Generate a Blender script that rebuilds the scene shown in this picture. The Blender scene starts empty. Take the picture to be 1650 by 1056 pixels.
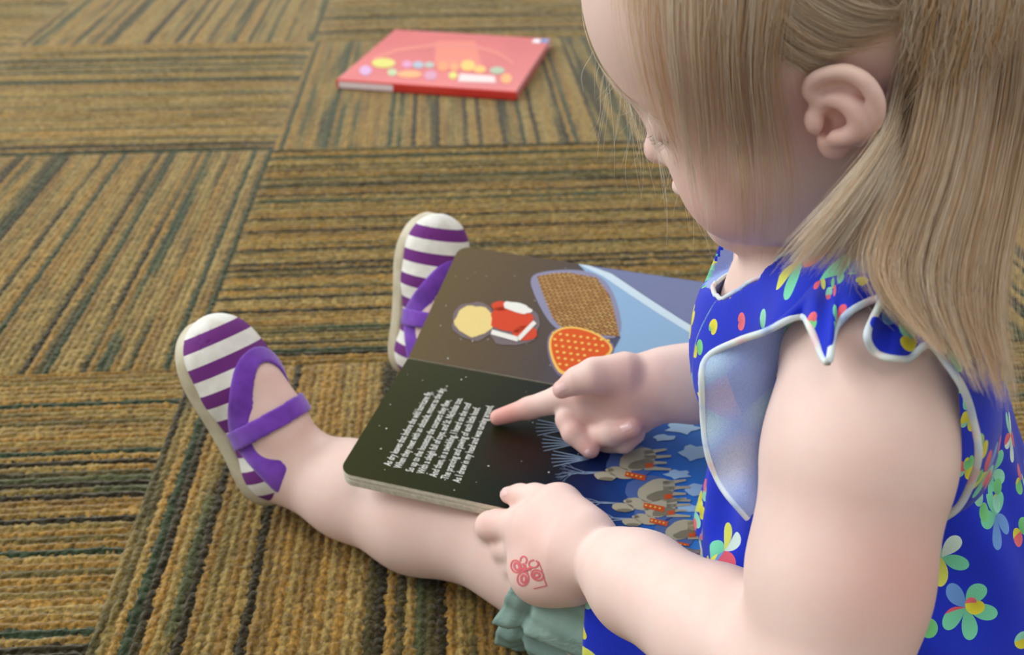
import bpy, bmesh, math, random
import numpy as np
from mathutils import Vector, Matrix
from mathutils.bvhtree import BVHTree

random.seed(7)
RNG = np.random.default_rng(7)
scene = bpy.context.scene
COL = scene.collection

# ------------------------------------------------------------------ camera
FPX, CAM_H, PITCH = 1600.0, 0.53, math.radians(31.6)
CC, SS = math.cos(PITCH), math.sin(PITCH)
cam_data = bpy.data.cameras.new('camera')
cam = bpy.data.objects.new('camera', cam_data)
COL.objects.link(cam)
cam.location = (0, 0, CAM_H)
cam.rotation_euler = (math.pi / 2 - PITCH, 0, 0)
cam_data.sensor_fit = 'HORIZONTAL'
cam_data.sensor_width = 36.0
cam_data.lens = 36.0 * FPX / 1650.0
cam_data.clip_start = 0.02
cam_data.dof.use_dof = True
cam_data.dof.focus_distance = 0.52
cam_data.dof.aperture_fstop = 9.5
scene.camera = cam

# ------------------------------------------------------------------ world and light
world = bpy.data.worlds.new('room_light')
scene.world = world
world.use_nodes = True
bgn = world.node_tree.nodes['Background']
bgn.inputs[0].default_value = (0.93, 0.96, 1.0, 1)
bgn.inputs[1].default_value = 0.52

def area_light(name, loc, target, sx, sy, power, color):
    ld = bpy.data.lights.new(name, 'AREA')
    ld.shape = 'RECTANGLE'
    ld.size, ld.size_y = sx, sy
    ld.energy = power
    ld.color = color
    o = bpy.data.objects.new(name, ld)
    COL.objects.link(o)
    o.location = loc
    o.rotation_euler = (Vector(target) - Vector(loc)).to_track_quat('-Z', 'Y').to_euler()
    return o

# daylight through the tall windows on the left, and the ceiling luminaires
area_light('window_daylight', (-2.6, 1.5, 1.7), (0.0, 0.6, 0.2), 2.6, 1.8, 100, (0.93, 0.97, 1.0))
area_light('window_daylight_back', (0.3, 4.6, 2.0), (0.1, 0.8, 0.1), 3.2, 1.6, 60, (0.95, 0.98, 1.0))
area_light('ceiling_light', (0.3, -0.2, 2.6), (0.1, 0.5, 0.0), 1.8, 1.2, 22, (1.0, 0.95, 0.88))

scene.view_settings.view_transform = 'Standard'
scene.view_settings.look = 'None'
scene.view_settings.exposure = 0.0
scene.view_settings.gamma = 1.0
scene.view_settings.use_curve_mapping = False

# ------------------------------------------------------------------ helpers
def P(px, py, z):
    """World point on the sight line of a photograph pixel at distance z."""
    a = (px - 825.0) / FPX * z
    b = -(py - 528.0) / FPX * z
    return np.array([a, z * CC + b * SS, CAM_H - z * SS + b * CC])

def Ph(px, py, h):
    z = (CAM_H - h) / (SS + (py - 528.0) / FPX * CC)
    return P(px, py, z)

def nrm(v):
    v = np.asarray(v, float)
    return v / np.linalg.norm(v)

def srgb(r, g, b):
    def c(u):
        u /= 255.0
        return u / 12.92 if u <= 0.04045 else ((u + 0.055) / 1.055) ** 2.4
    return (c(r), c(g), c(b), 1.0)

def mesh_obj(name, verts, faces, mat=None, parent=None, smooth=True):
    me = bpy.data.meshes.new(name)
    verts = np.asarray(verts, dtype=np.float64)
    if isinstance(faces, np.ndarray):
        n, k = faces.shape
        me.vertices.add(len(verts))
        me.vertices.foreach_set('co', verts.astype(np.float32).ravel())
        me.loops.add(n * k)
        me.loops.foreach_set('vertex_index', faces.astype(np.int32).ravel())
        me.polygons.add(n)
        me.polygons.foreach_set('loop_start', np.arange(0, n * k, k, dtype=np.int32))
        me.update(calc_edges=True)
    else:
        me.from_pydata([tuple(v) for v in verts], [], faces)
        me.update()
    if smooth:
        me.polygons.foreach_set('use_smooth', np.ones(len(me.polygons), dtype=bool))
    o = bpy.data.objects.new(name, me)
    COL.objects.link(o)
    if mat: me.materials.append(mat)
    if parent is not None: o.parent = parent
    return o

def add_attr(o, name, vals):
    a = o.data.attributes.new(name, 'FLOAT', 'POINT')
    a.data.foreach_set('value', np.asarray(vals, dtype=np.float32))

def empty(name, loc=(0, 0, 0)):
    o = bpy.data.objects.new(name, None)
    COL.objects.link(o)
    o.location = loc
    o.empty_display_size = 0.05
    return o

def tag(o, label=None, cat=None, group=None, kind=None):
    if label: o['label'] = label
    if cat: o['category'] = cat
    if group: o['group'] = group
    if kind: o['kind'] = kind
    return o

# ---- node material helper
class NM:
    def __init__(self, name):
        self.m = bpy.data.materials.new(name)
        self.m.use_nodes = True
        self.t = self.m.node_tree
        self.b = self.t.nodes['Principled BSDF']
    def n(self, typ, **kw):
        nd = self.t.nodes.new(typ)
        for k, v in kw.items():
            if k.startswith('i_'):
                key = k[2:]
                nd.inputs[int(key) if key.isdigit() else key].default_value = v
            else:
                setattr(nd, k, v)
        return nd
    def l(self, a, b):
        self.t.links.new(a, b)
    def math(self, op, a, b=None, c=None, clamp=False):
        nd = self.n('ShaderNodeMath', operation=op, use_clamp=clamp)
        for i, v in enumerate((a, b, c)):
            if v is None: continue
            if isinstance(v, (int, float)): nd.inputs[i].default_value = v
            else: self.l(v, nd.inputs[i])
        return nd.outputs[0]
    def mix(self, fac, a, b, blend='MIX'):
        nd = self.n('ShaderNodeMix', data_type='RGBA', blend_type=blend)
        for i, v in ((0, fac), (6, a), (7, b)):
            if isinstance(v, (int, float)): nd.inputs[i].default_value = v
            elif isinstance(v, tuple): nd.inputs[i].default_value = v
            else: self.l(v, nd.inputs[i])
        return nd.outputs[2]
    def ramp(self, fac, stops, interp='LINEAR'):
        nd = self.n('ShaderNodeValToRGB')
        cr = nd.color_ramp
        cr.interpolation = interp
        while len(cr.elements) < len(stops): cr.elements.new(0.5)
        for e, (p, c) in zip(cr.elements, stops):
            e.position = p; e.color = c
        if fac is not None: self.l(fac, nd.inputs[0])
        return nd.outputs[0]
    def bump(self, height, strength=0.3, dist=0.001):
        nd = self.n('ShaderNodeBump', i_Strength=strength, i_Distance=dist)
        self.l(height, nd.inputs['Height'])
        self.l(nd.outputs[0], self.b.inputs['Normal'])
    def set(self, **kw):
        for k, v in kw.items():
            self.b.inputs[k.replace('_', ' ')].default_value = v
        return self

def plain(name, col, rough=0.5, spec=0.5, **kw):
    m = NM(name)
    m.b.inputs['Base Color'].default_value = col
    m.b.inputs['Roughness'].default_value = rough
    m.b.inputs['Specular IOR Level'].default_value = spec
    for k, v in kw.items(): m.b.inputs[k.replace('_', ' ')].default_value = v
    return m.m

# ---- signed distance modelling: primitives, smooth unions and surface nets
class Cap:
    def __init__(s, a, b, ra, rb):
        s.a, s.b = np.asarray(a, float), np.asarray(b, float)
        s.ra, s.rb = ra, rb
        s.c = (s.a + s.b) / 2
        s.R = np.linalg.norm(s.b - s.a) / 2 + max(ra, rb)
        s.d = s.b - s.a
        s.dd = max(float(s.d @ s.d), 1e-12)
    def __call__(s, X):
        t = np.clip(((X - s.a) @ s.d) / s.dd, 0, 1)
        q = X - s.a - t[:, None] * s.d
        return np.sqrt((q * q).sum(1)) - (s.ra + (s.rb - s.ra) * t)

class Ell:
    def __init__(s, c, r, ax=None):
        s.c = np.asarray(c, float)
        s.r = np.asarray(r, float) if np.ndim(r) else np.full(3, float(r))
        s.ax = np.eye(3) if ax is None else np.asarray(ax, float)   # rows are axes
        s.R = s.r.max()
    def __call__(s, X):
        q = (X - s.c) @ s.ax.T
        k0 = np.sqrt(((q / s.r) ** 2).sum(1))
        k1 = np.sqrt(((q / s.r ** 2) ** 2).sum(1)) + 1e-9
        return np.where(k0 < 1e-6, -s.r.min(), k0 * (k0 - 1.0) / k1)

class Half:
    """half space: inside where (x - p) . n < 0"""
    def __init__(s, p, n):
        s.p, s.n = np.asarray(p, float), nrm(n)
        s.c, s.R = s.p, 1e9
    def __call__(s, X):
        return (X - s.p) @ s.n

def smin(a, b, k):
    if k <= 0: return np.minimum(a, b)
    h = np.maximum(k - np.abs(a - b), 0) / k
    return np.minimum(a, b) - h * h * k * 0.25

def smax(a, b, k):
    return -smin(-a, -b, k)

class Field:
    """a list of groups (items, k); items are (op, primitive, k). Far primitives are skipped block by block."""
    def __init__(s, groups, post=None):
        s.groups = groups
        s.post = post
        s.flat = [(it, max([gk] + [g2 for _, g2 in groups[i:] if g2 >= .01]) if gk >= .01 or i == 0 else gk) for i, (items, gk) in enumerate(groups) for it in items]
        s.mask = None
    def prep(s, C, rad):
        M = np.ones((len(C), len(s.flat)), bool)
        for j, ((op, prim, k), gk) in enumerate(s.flat):
            if prim.R > 1e8: continue
            M[:, j] = prim(C) < rad * 1.35 + 1.2 * (k + gk) + .004
        s.M = M
    def __call__(s, X, bi=None):
        row = None if bi is None else s.M[bi]
        d = np.full(len(X), 1.0)
        j = 0
        for items, gk in s.groups:
            g = None
            for op, prim, k in items:
                use = row is None or row[j]
                j += 1
                if not use: continue
                if op == '+':
                    v = prim(X)
                    g = v if g is None else smin(g, v, k)
                elif g is not None:
                    g = smax(g, -prim(X) if op == '-' else prim(X), k)
            if g is not None: d = smin(d, g, gk)
        if s.post: d = s.post(X, d)
        return d

def chain(pts, rads, k=0.004):
    return [('+', Cap(pts[i], pts[i + 1], rads[i], rads[i + 1]), k) for i in range(len(pts) - 1)]

def surface_nets(fn, lo, hi, vox, B=16):
    lo = np.asarray(lo, float); hi = np.asarray(hi, float)
    nb = np.ceil((hi - lo) / (vox * B)).astype(int)
    ijk = np.stack(np.meshgrid(*[np.arange(n) for n in nb], indexing='ij'), -1).reshape(-1, 3)
    cent = lo + (ijk + 0.5) * B * vox
    rad = B * vox * 0.5 * math.sqrt(3)
    d = np.concatenate([fn(cent[i:i + 20000]) for i in range(0, len(cent), 20000)])
    sel = np.abs(d) < rad * 1.5 + 0.004
    act = ijk[sel]
    fn.prep(cent[sel], rad)
    N = (nb * B + 2).astype(np.int64)
    g = np.arange(B + 1)
    loc = np.stack(np.meshgrid(g, g, g, indexing='ij'), -1).reshape(-1, 3)
    cells, verts, quads = [], [], []
    def cid(a): return (a[:, 0] * N[1] + a[:, 1]) * N[2] + a[:, 2]
    offs = np.array([[i, j, k] for i in (0, 1) for j in (0, 1) for k in (0, 1)])
    edges = [(0, 4), (1, 5), (2, 6), (3, 7), (0, 2), (1, 3), (4, 6), (5, 7), (0, 1), (2, 3), (4, 5), (6, 7)]
    for bi, b in enumerate(act):
        base = b * B
        X = lo + (base + loc) * vox
        V = fn(X, bi).reshape(B + 1, B + 1, B + 1)
        if V.min() > 0 or V.max() < 0: continue
        S = V < 0
        corn = np.stack([V[o[0]:B + o[0], o[1]:B + o[1], o[2]:B + o[2]] for o in offs], -1)
        cs = corn < 0
        n_in = cs.sum(-1)
        am = (n_in > 0) & (n_in < 8)
        idx = np.argwhere(am)
        if len(idx):
            cv = corn[am]
            acc = np.zeros((len(idx), 3)); cnt = np.zeros(len(idx))
            for e0, e1 in edges:
                v0, v1 = cv[:, e0], cv[:, e1]
                m = (v0 < 0) != (v1 < 0)
                t = np.where(m, v0 / np.where(m, v0 - v1, 1), 0)
                p = offs[e0] + t[:, None] * (offs[e1] - offs[e0])
                acc += np.where(m[:, None], p, 0); cnt += m
            verts.append(lo + (base + idx + acc / cnt[:, None]) * vox)
            cells.append(cid(base + idx))
        for ax in range(3):
            u, w = (ax + 1) % 3, (ax + 2) % 3
            sl0 = [slice(0, B)] * 3; sl1 = [slice(0, B)] * 3
            sl1[ax] = slice(1, B + 1)
            a0, a1 = S[tuple(sl0)], S[tuple(sl1)]
            e = np.argwhere(a0 != a1)
            if not len(e): continue
            ins = a0[tuple(e.T)]
            gp = base + e
            du = np.zeros(3, int); du[u] = 1
            dw = np.zeros(3, int); dw[w] = 1
            q = np.stack([cid(gp - du - dw), cid(gp - dw), cid(gp), cid(gp - du)], 1)
            q[~ins] = q[~ins][:, ::-1]
            quads.append(q)
    cells = np.concatenate(cells); verts = np.concatenate(verts); quads = np.concatenate(quads)
    o = np.argsort(cells)
    cs_, vs_ = cells[o], verts[o]
    qi = np.searchsorted(cs_, quads)
    qi = np.clip(qi, 0, len(cs_) - 1)
    ok = (cs_[qi] == quads).all(1)
    return vs_, qi[ok]

def smooth_mesh(v, q, it=2, lam=0.5):
    """a little Laplacian smoothing to take the voxel grain out"""
    for _ in range(it):
        acc = np.zeros_like(v); cnt = np.zeros(len(v))
        for a, b in ((0, 1), (1, 2), (2, 3), (3, 0)):
            for i, j in ((a, b), (b, a)):
                for c in range(3):
                    acc[:, c] += np.bincount(q[:, i], weights=v[q[:, j], c], minlength=len(v))
                cnt += np.bincount(q[:, i], minlength=len(v))
        v = v + lam * (acc / np.maximum(cnt, 1)[:, None] - v)
    return v
# ================================================================== floor: carpet tiles
TILE = 0.565
DEPTH = np.array([-0.066, 0.9978, 0.0]); SIDE = np.array([0.9978, 0.066, 0.0])
CORNER = np.array([-0.344, 1.353, 0.0])
NRIB = 80

def carpet_material():
    m = NM('striped_loop_carpet')
    tc = m.n('ShaderNodeTexCoord')
    oi = m.n('ShaderNodeObjectInfo')
    sp = m.n('ShaderNodeSeparateXYZ'); m.l(tc.outputs['Object'], sp.inputs[0])
    x, y = sp.outputs[0], sp.outputs[1]
    # slight wander of the yarn rows
    wob = m.n('ShaderNodeTexNoise', noise_dimensions='3D', i_Scale=45.0, i_Detail=1.0); m.l(tc.outputs['Object'], wob.inputs['Vector'])
    xs = m.math('ADD', m.math('MULTIPLY', x, NRIB / TILE), m.math('MULTIPLY', m.math('SUBTRACT', wob.outputs[0], 0.5), 0.55))
    wob2 = m.n('ShaderNodeTexNoise', noise_dimensions='3D', i_Scale=210.0, i_Detail=1.0); m.l(tc.outputs['Object'], wob2.inputs['Vector'])
    xs = m.math('ADD', xs, m.math('MULTIPLY', m.math('SUBTRACT', wob2.outputs[0], 0.5), 1.1))
    row = m.math('FLOOR', xs)
    rid = m.math('ADD', row, m.math('MULTIPLY', oi.outputs['Random'], 917.0))
    wn = m.n('ShaderNodeTexWhiteNoise', noise_dimensions='1D'); m.l(rid, wn.inputs['W'])
    wn2 = m.n('ShaderNodeTexWhiteNoise', noise_dimensions='1D'); m.l(m.math('ADD', rid, 0.37), wn2.inputs['W'])
    # colour drifting along each row in long dashes
    cv = m.n('ShaderNodeCombineXYZ')
    m.l(m.math('MULTIPLY', y, 5.0), cv.inputs[0]); m.l(m.math('MULTIPLY', rid, 3.71), cv.inputs[1])
    dash = m.n('ShaderNodeTexNoise', noise_dimensions='2D', i_Scale=1.0, i_Detail=1.5); m.l(cv.outputs[0], dash.inputs['Vector'])
    key = m.math('ADD', m.math('MULTIPLY', wn.outputs[0], 0.70), m.math('MULTIPLY', dash.outputs[0], 0.42))
    pal = m.ramp(key, [(0.0, srgb(30, 25, 11)), (0.325, srgb(40, 33, 15)), (0.345, srgb(60, 54, 27)), (0.40, srgb(84, 73, 38)),
                       (0.43, srgb(112, 94, 46)), (0.54, srgb(138, 114, 60)), (0.65, srgb(142, 107, 46)), (0.77, srgb(114, 87, 40)),
                       (0.90, srgb(144, 120, 66)), (1.0, srgb(128, 106, 54))])
    teal = m.mix(m.math('GREATER_THAN', wn2.outputs[0], 0.62), pal, m.mix(0.30, pal, srgb(46, 84, 56)))
    dk = m.math('LESS_THAN', key, 0.41)
    col = m.mix(dk, pal, teal)
    # yarn flecks
    fl = m.n('ShaderNodeTexNoise', noise_dimensions='3D', i_Scale=330.0, i_Detail=3.0); m.l(tc.outputs['Object'], fl.inputs['Vector'])
    fm = m.n('ShaderNodeMapRange', i_1=0.3, i_2=0.7, i_3=0.5, i_4=1.4); m.l(fl.outputs[0], fm.inputs[0])
    lc = m.n('ShaderNodeTexVoronoi', feature='F1', i_Scale=170.0, i_Randomness=0.9); m.l(tc.outputs['Object'], lc.inputs['Vector'])
    lsep = m.n('ShaderNodeSeparateColor'); m.l(lc.outputs['Color'], lsep.inputs[0])
    lm = m.n('ShaderNodeMapRange', i_1=0.0, i_2=1.0, i_3=0.72, i_4=1.24); m.l(lsep.outputs[0], lm.inputs[0])
    cm = m.n('ShaderNodeVectorMath', operation='SCALE'); m.l(col, cm.inputs[0]); m.l(m.math('MULTIPLY', fm.outputs[0], lm.outputs[0]), cm.inputs['Scale'])
    m.l(cm.outputs[0], m.b.inputs['Base Color'])
    m.set(Roughness=0.9)
    m.b.inputs['Specular IOR Level'].default_value = 0.05
    m.b.inputs['Sheen Weight'].default_value = 0.30
    m.b.inputs['Sheen Tint'].default_value = (1.0, .93, .74, 1)
    m.b.inputs['Sheen Roughness'].default_value = 0.5
    # loops
    fr = m.math('FRACT', xs)
    rib = m.math('SINE', m.math('MULTIPLY', fr, math.pi))
    lp = m.n('ShaderNodeTexVoronoi', feature='F1', i_Scale=170.0, i_Randomness=0.9); m.l(tc.outputs['Object'], lp.inputs['Vector'])
    h = m.math('ADD', m.math('MULTIPLY', rib, 0.3), m.math('MULTIPLY', m.math('SUBTRACT', 1.0, lp.outputs['Distance']), 1.0))
    m.bump(h, 0.9, 0.0026)
    return m.m

CARPET = carpet_material()

def tile_mesh(name, along, k):
    n = NRIB * k
    xs = (np.arange(n + 1)) / n * TILE
    ys = np.linspace(0, TILE, along + 1)
    X, Y = np.meshgrid(xs, ys, indexing='ij')
    ph = X / TILE * NRIB + 0.10 * np.sin(Y * 117 + 3 * np.floor(X / TILE * NRIB)) + .07 * np.sin(Y * 291 + 7 * np.floor(X / TILE * NRIB))
    Z = 0.0022 * np.abs(np.sin(np.pi * ph)) ** 0.7
    Z += 0.0004 * np.sin(Y * 430 + 17.3 * np.floor(ph)) * np.sin(Y * 157 + 5.1 * np.floor(ph)) * (Z > 0.0008)
    edge = np.minimum(np.minimum(X, TILE - X), np.minimum(Y, TILE - Y))
    Z = Z * np.clip(edge / 0.003, 0.0, 1) - 0.0020
    V = np.stack([X, Y, Z], -1).reshape(-1, 3)
    idx = np.arange((n + 1) * (along + 1)).reshape(n + 1, along + 1)
    q = np.stack([idx[:-1, :-1], idx[1:, :-1], idx[1:, 1:], idx[:-1, 1:]], -1).reshape(-1, 4)
    o = mesh_obj(name, V, q, CARPET)
    return o

floor = mesh_obj('floor', [(-4, -2, -.0045), (5, -2, -.0045), (5, 7, -.0045), (-4, 7, -.0045)], [(0, 1, 2, 3)], CARPET, None, False)
tag(floor, 'brown striped loop carpet tiles laid in quarter turns', kind='structure')
near_t = tile_mesh('carpet_tile', 70, 5)
far_t = tile_mesh('carpet_tile', 12, 3)
first = {'n': near_t, 'f': far_t}
used = set()
for j in range(-3, 5):
    for i in range(-4, 6):
        c = CORNER + SIDE * TILE * (i + .5) + DEPTH * TILE * (j + .5)
        if c[1] < -0.4 or c[1] > 3.8 or abs(c[0]) > 1.3 + 0.75 * max(c[1], 0): continue
        kind = 'n' if j <= -1 and c[1] > 0.2 and abs(c[0]) < .9 else 'f'
        if kind in used:
            o = first[kind].copy(); COL.objects.link(o)
        else:
            o = first[kind]; used.add(kind)
        o.parent = floor
        along_depth = (i + j) % 2 == 0          # ribs run away from the camera on every other tile
        ang = math.atan2(SIDE[1], SIDE[0]) + (0 if along_depth else math.pi / 2) + (math.pi if (i * 7 + j * 3) % 2 else 0)
        R = np.array([[math.cos(ang), -math.sin(ang)], [math.sin(ang), math.cos(ang)]])
        off = R @ np.array([TILE / 2, TILE / 2])
        o.location = (c[0] - off[0], c[1] - off[1], 0.0)
        o.rotation_euler = (0, 0, ang)
# ================================================================== the open board book
BG = np.array([-0.0810187, 0.64594551, 0.10458888])
BH = np.array([0.95577867, -0.29397064, -0.00826985])
BWN = np.array([-0.29324669, -0.95054678, -0.10230932])
BWF = np.array([0.28261386, 0.91035022, 0.30231091])
BW, BL = 0.1280, 0.252
BNN = nrm(np.cross(BWN, BH)); BNF = nrm(np.cross(BH, BWF))
assert BNN[2] > 0 and BNF[2] > 0

board_book = empty('board_book', tuple(BG))
tag(board_book, 'open board book with night sky pictures and white verse on the child\'s lap', 'book')
BK0 = BG.copy()

def page_uv(px, py, near=True):
    """where a sight line meets a page: (along the page height, across the page width) in metres"""
    o = np.array([0, 0, CAM_H]); d = P(px, py, 1.0) - o
    n, w = (BNN, BWN) if near else (BNF, BWF)
    t = ((BG - o) @ n) / (d @ n)
    q = o + d * t - BG
    return np.array([q @ BH, q @ w])

def on_page(u, v, near=True, lift=0.00015):
    n, w = (BNN, BWN) if near else (BNF, BWF)
    return BG + BH * u + w * v + n * lift

edge_mat = NM('board_edge')
_tc = edge_mat.n('ShaderNodeTexCoord')
_nz = edge_mat.n('ShaderNodeTexNoise', i_Scale=300.0, i_Detail=3.0); edge_mat.l(_tc.outputs['Object'], _nz.inputs['Vector'])
edge_mat.l(edge_mat.ramp(_nz.outputs[0], [(.3, srgb(196, 190, 168)), (.7, srgb(226, 221, 203))]), edge_mat.b.inputs['Base Color'])
edge_mat.set(Roughness=.8)

def page_material(near):
    m = NM('printed_night_page_near' if near else 'printed_night_page_far')
    at = m.n('ShaderNodeAttribute', attribute_name='puv')
    sp = m.n('ShaderNodeSeparateXYZ'); m.l(at.outputs['Vector'], sp.inputs[0])
    u = m.math('DIVIDE', sp.outputs[0], BL)
    nz = m.n('ShaderNodeTexNoise', i_Scale=14.0, i_Detail=3.0); m.l(at.outputs['Vector'], nz.inputs['Vector'])
    uu = m.math('ADD', u, m.math('MULTIPLY', m.math('SUBTRACT', nz.outputs[0], .5), .16))
    if near:
        c = m.ramp(uu, [(0, srgb(48, 49, 14)), (.25, srgb(38, 40, 14)), (.42, srgb(26, 30, 18)), (.56, srgb(18, 22, 30)), (.70, srgb(20, 36, 84)), (.84, srgb(36, 94, 176)), (1, srgb(60, 130, 205))])
        v2 = m.n('ShaderNodeVectorMath', operation='DISTANCE'); m.l(at.outputs['Vector'], v2.inputs[0]); v2.inputs[1].default_value = (.112, .076, 0)
        red = m.n('ShaderNodeMapRange', i_1=.010, i_2=.034, i_3=.55, i_4=0.0); m.l(v2.outputs['Value'], red.inputs[0])
        c = m.mix(red.outputs[0], c, srgb(52, 22, 16))
    else:
        c = m.ramp(uu, [(0, srgb(98, 82, 52)), (.2, srgb(92, 76, 54)), (.42, srgb(80, 70, 66)), (.6, srgb(78, 78, 100)), (.8, srgb(96, 112, 150)), (1, srgb(104, 122, 160))])
    m.l(c, m.b.inputs['Base Color'])
    m.set(Roughness=.30)
    m.b.inputs['Specular IOR Level'].default_value = .18 if near else .40
    return m.m

def board_outline(r=0.010, seg=6):
    """page outline in (u, v): gutter edge at v = 0, outer corners rounded"""
    pts = [(0, 0), (BL, 0)]
    for cx, cy, a0 in ((BL - r, BW - r, 0), (r, BW - r, 90)):
        for i in range(seg + 1):
            a = math.radians(a0 + 90 * i / seg)
            pts.append((cx + r * math.cos(a), cy + r * math.sin(a)))
    return pts

def board(near, level, mat, th=0.00165):
    pts = board_outline()
    n, w = (BNN, BWN) if near else (BNF, BWF)
    g0 = 0.0006 + 0.0002 * level
    sh = 0.0004 * math.sin(level * 2.3)
    top, bot = -level * 0.00182, -level * 0.00182 - th
    V, uv = [], []
    for z in (top, bot):
        for u, v in pts:
            V.append(BG - BK0 + BH * (u + sh) + w * max(v + sh, g0) + n * z); uv.append((u, v, 0))
    k = len(pts)
    t_f = list(range(k)); b_f = list(range(2 * k - 1, k - 1, -1))
    if (not near): pass
    faces = [t_f, b_f] + [[i, i + k, (i + 1) % k + k, (i + 1) % k] for i in range(k)]
    o = mesh_obj('board_page', V, faces, mat, board_book, False)
    o.data.materials.append(edge_mat.m)
    for i, p in enumerate(o.data.polygons): p.material_index = 0 if i == 0 else 1
    bm = bmesh.new(); bm.from_mesh(o.data); bmesh.ops.recalc_face_normals(bm, faces=bm.faces); bm.to_mesh(o.data); bm.free()
    a = o.data.attributes.new('puv', 'FLOAT_VECTOR', 'POINT')
    a.data.foreach_set('vector', np.array(uv, dtype=np.float32).ravel())
    return o
PM_N, PM_F = page_material(True), page_material(False)
plain_board = plain('white_board', srgb(214, 208, 190), .7)
near_top = board(True, 0, PM_N)
far_top = board(False, 0, PM_F)
for lv in range(1, 6): board(True, lv, plain_board)
for lv in range(1, 6): board(False, lv, plain_board)
# spine that joins the two halves underneath
V = []
for u in (0.0, BL):
    for w, n, z in ((BWN, BNN, -.0112), (BWN, BNN, -.0122), (BWF, BNF, -.0122), (BWF, BNF, -.0112)):
        V.append(BG - BK0 + BH * u + w * .012 + n * z)
mesh_obj('spine', V, [(0, 1, 2, 3), (7, 6, 5, 4), (0, 4, 5, 1), (1, 5, 6, 2), (2, 6, 7, 3), (3, 7, 4, 0)], plain('spine_card', srgb(60, 56, 40), .5), board_book, False)

class BookSlab:
    """the space the open book takes up, thickened upwards by 'up' (used to let lap and belly give way to it)"""
    def __init__(s, up, ext=.002): s.up = up; s.ext = ext; s.c = BG; s.R = 1e9
    def __call__(s, X):
        q = X - BG; u = q @ BH; out = None
        for w, n in ((BWN, BNN), (BWF, BNF)):
            z = q @ n; v = q @ w
            d = np.maximum.reduce([-u - .002, u - BL - .002, v - BW - s.ext, -v - .012, z - s.up, -.0145 - z])
            out = d if out is None else np.minimum(out, d)
        return out
SLAB_THIN, SLAB_TALL = BookSlab(.0015), BookSlab(.06, .06)

# ---- prints
INK = {}
def ink(name, col, rough=.30):
    if name not in INK: INK[name] = plain('ink_' + name, col, rough)
    return INK[name]

def print_poly(name, polys, mat, near, lift):
    """flat print: polygons given in page coordinates, clipped to the page"""
    V, Fc, uv = [], [], []
    for poly in polys:
        b = len(V)
        for u, v in poly:
            u = min(max(u, .0005), BL - .0005); v = min(max(v, .0012), BW - .0008)
            V.append(on_page(u, v, near, lift) - BK0); uv.append((u, v, 0))
        Fc.append(list(range(b, len(V))))
    o = mesh_obj(name, V, Fc, mat, near_top if near else far_top, False)
    a = o.data.attributes.new('puv', 'FLOAT_VECTOR', 'POINT')
    a.data.foreach_set('vector', np.array(uv, dtype=np.float32).ravel())
    bm = bmesh.new(); bm.from_mesh(o.data); bmesh.ops.triangulate(bm, faces=bm.faces)
    up = BNN if near else BNF
    for f in bm.faces:
        f.normal_update()
        if f.normal.dot(Vector(up)) < 0: f.normal_flip()
    bm.to_mesh(o.data); bm.free()
    return o

def px_poly(pts, near, rnd=0):
    """outline drawn on the page; rnd > 0 rounds the corners"""
    pts = [np.array(p, float) for p in pts]
    for _ in range(rnd):
        pts = [q for a, b in zip(pts, pts[1:] + pts[:1]) for q in (a * .75 + b * .25, a * .25 + b * .75)]
    return [page_uv(x, y, near) for x, y in pts]
def blob(cx, cy, rx, ry, near, n=20, wob=0.0, seed=0, rot=0.0):
    rr = random.Random(seed)
    ph = rr.random() * 6
    out = []
    for i in range(n):
        a = 2 * math.pi * i / n
        s = 1 + wob * math.sin(5 * a + ph) + wob * .6 * math.sin(9 * a + 2 * ph)
        x, y = rx * s * math.cos(a), ry * s * math.sin(a)
        out.append(page_uv(cx + x * math.cos(rot) - y * math.sin(rot), cy + x * math.sin(rot) + y * math.cos(rot), near))
    return out
def streak(x0, y0, x1, y1, w0, w1, near):
    d = np.array([x1 - x0, y1 - y0], float); d /= np.linalg.norm(d); n_ = np.array([-d[1], d[0]])
    return [page_uv(*(np.array([x0, y0]) + n_ * w0 / 2), near), page_uv(*(np.array([x1, y1]) + n_ * w1 / 2), near),
            page_uv(*(np.array([x1, y1]) - n_ * w1 / 2), near), page_uv(*(np.array([x0, y0]) - n_ * w0 / 2), near)]

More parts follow.
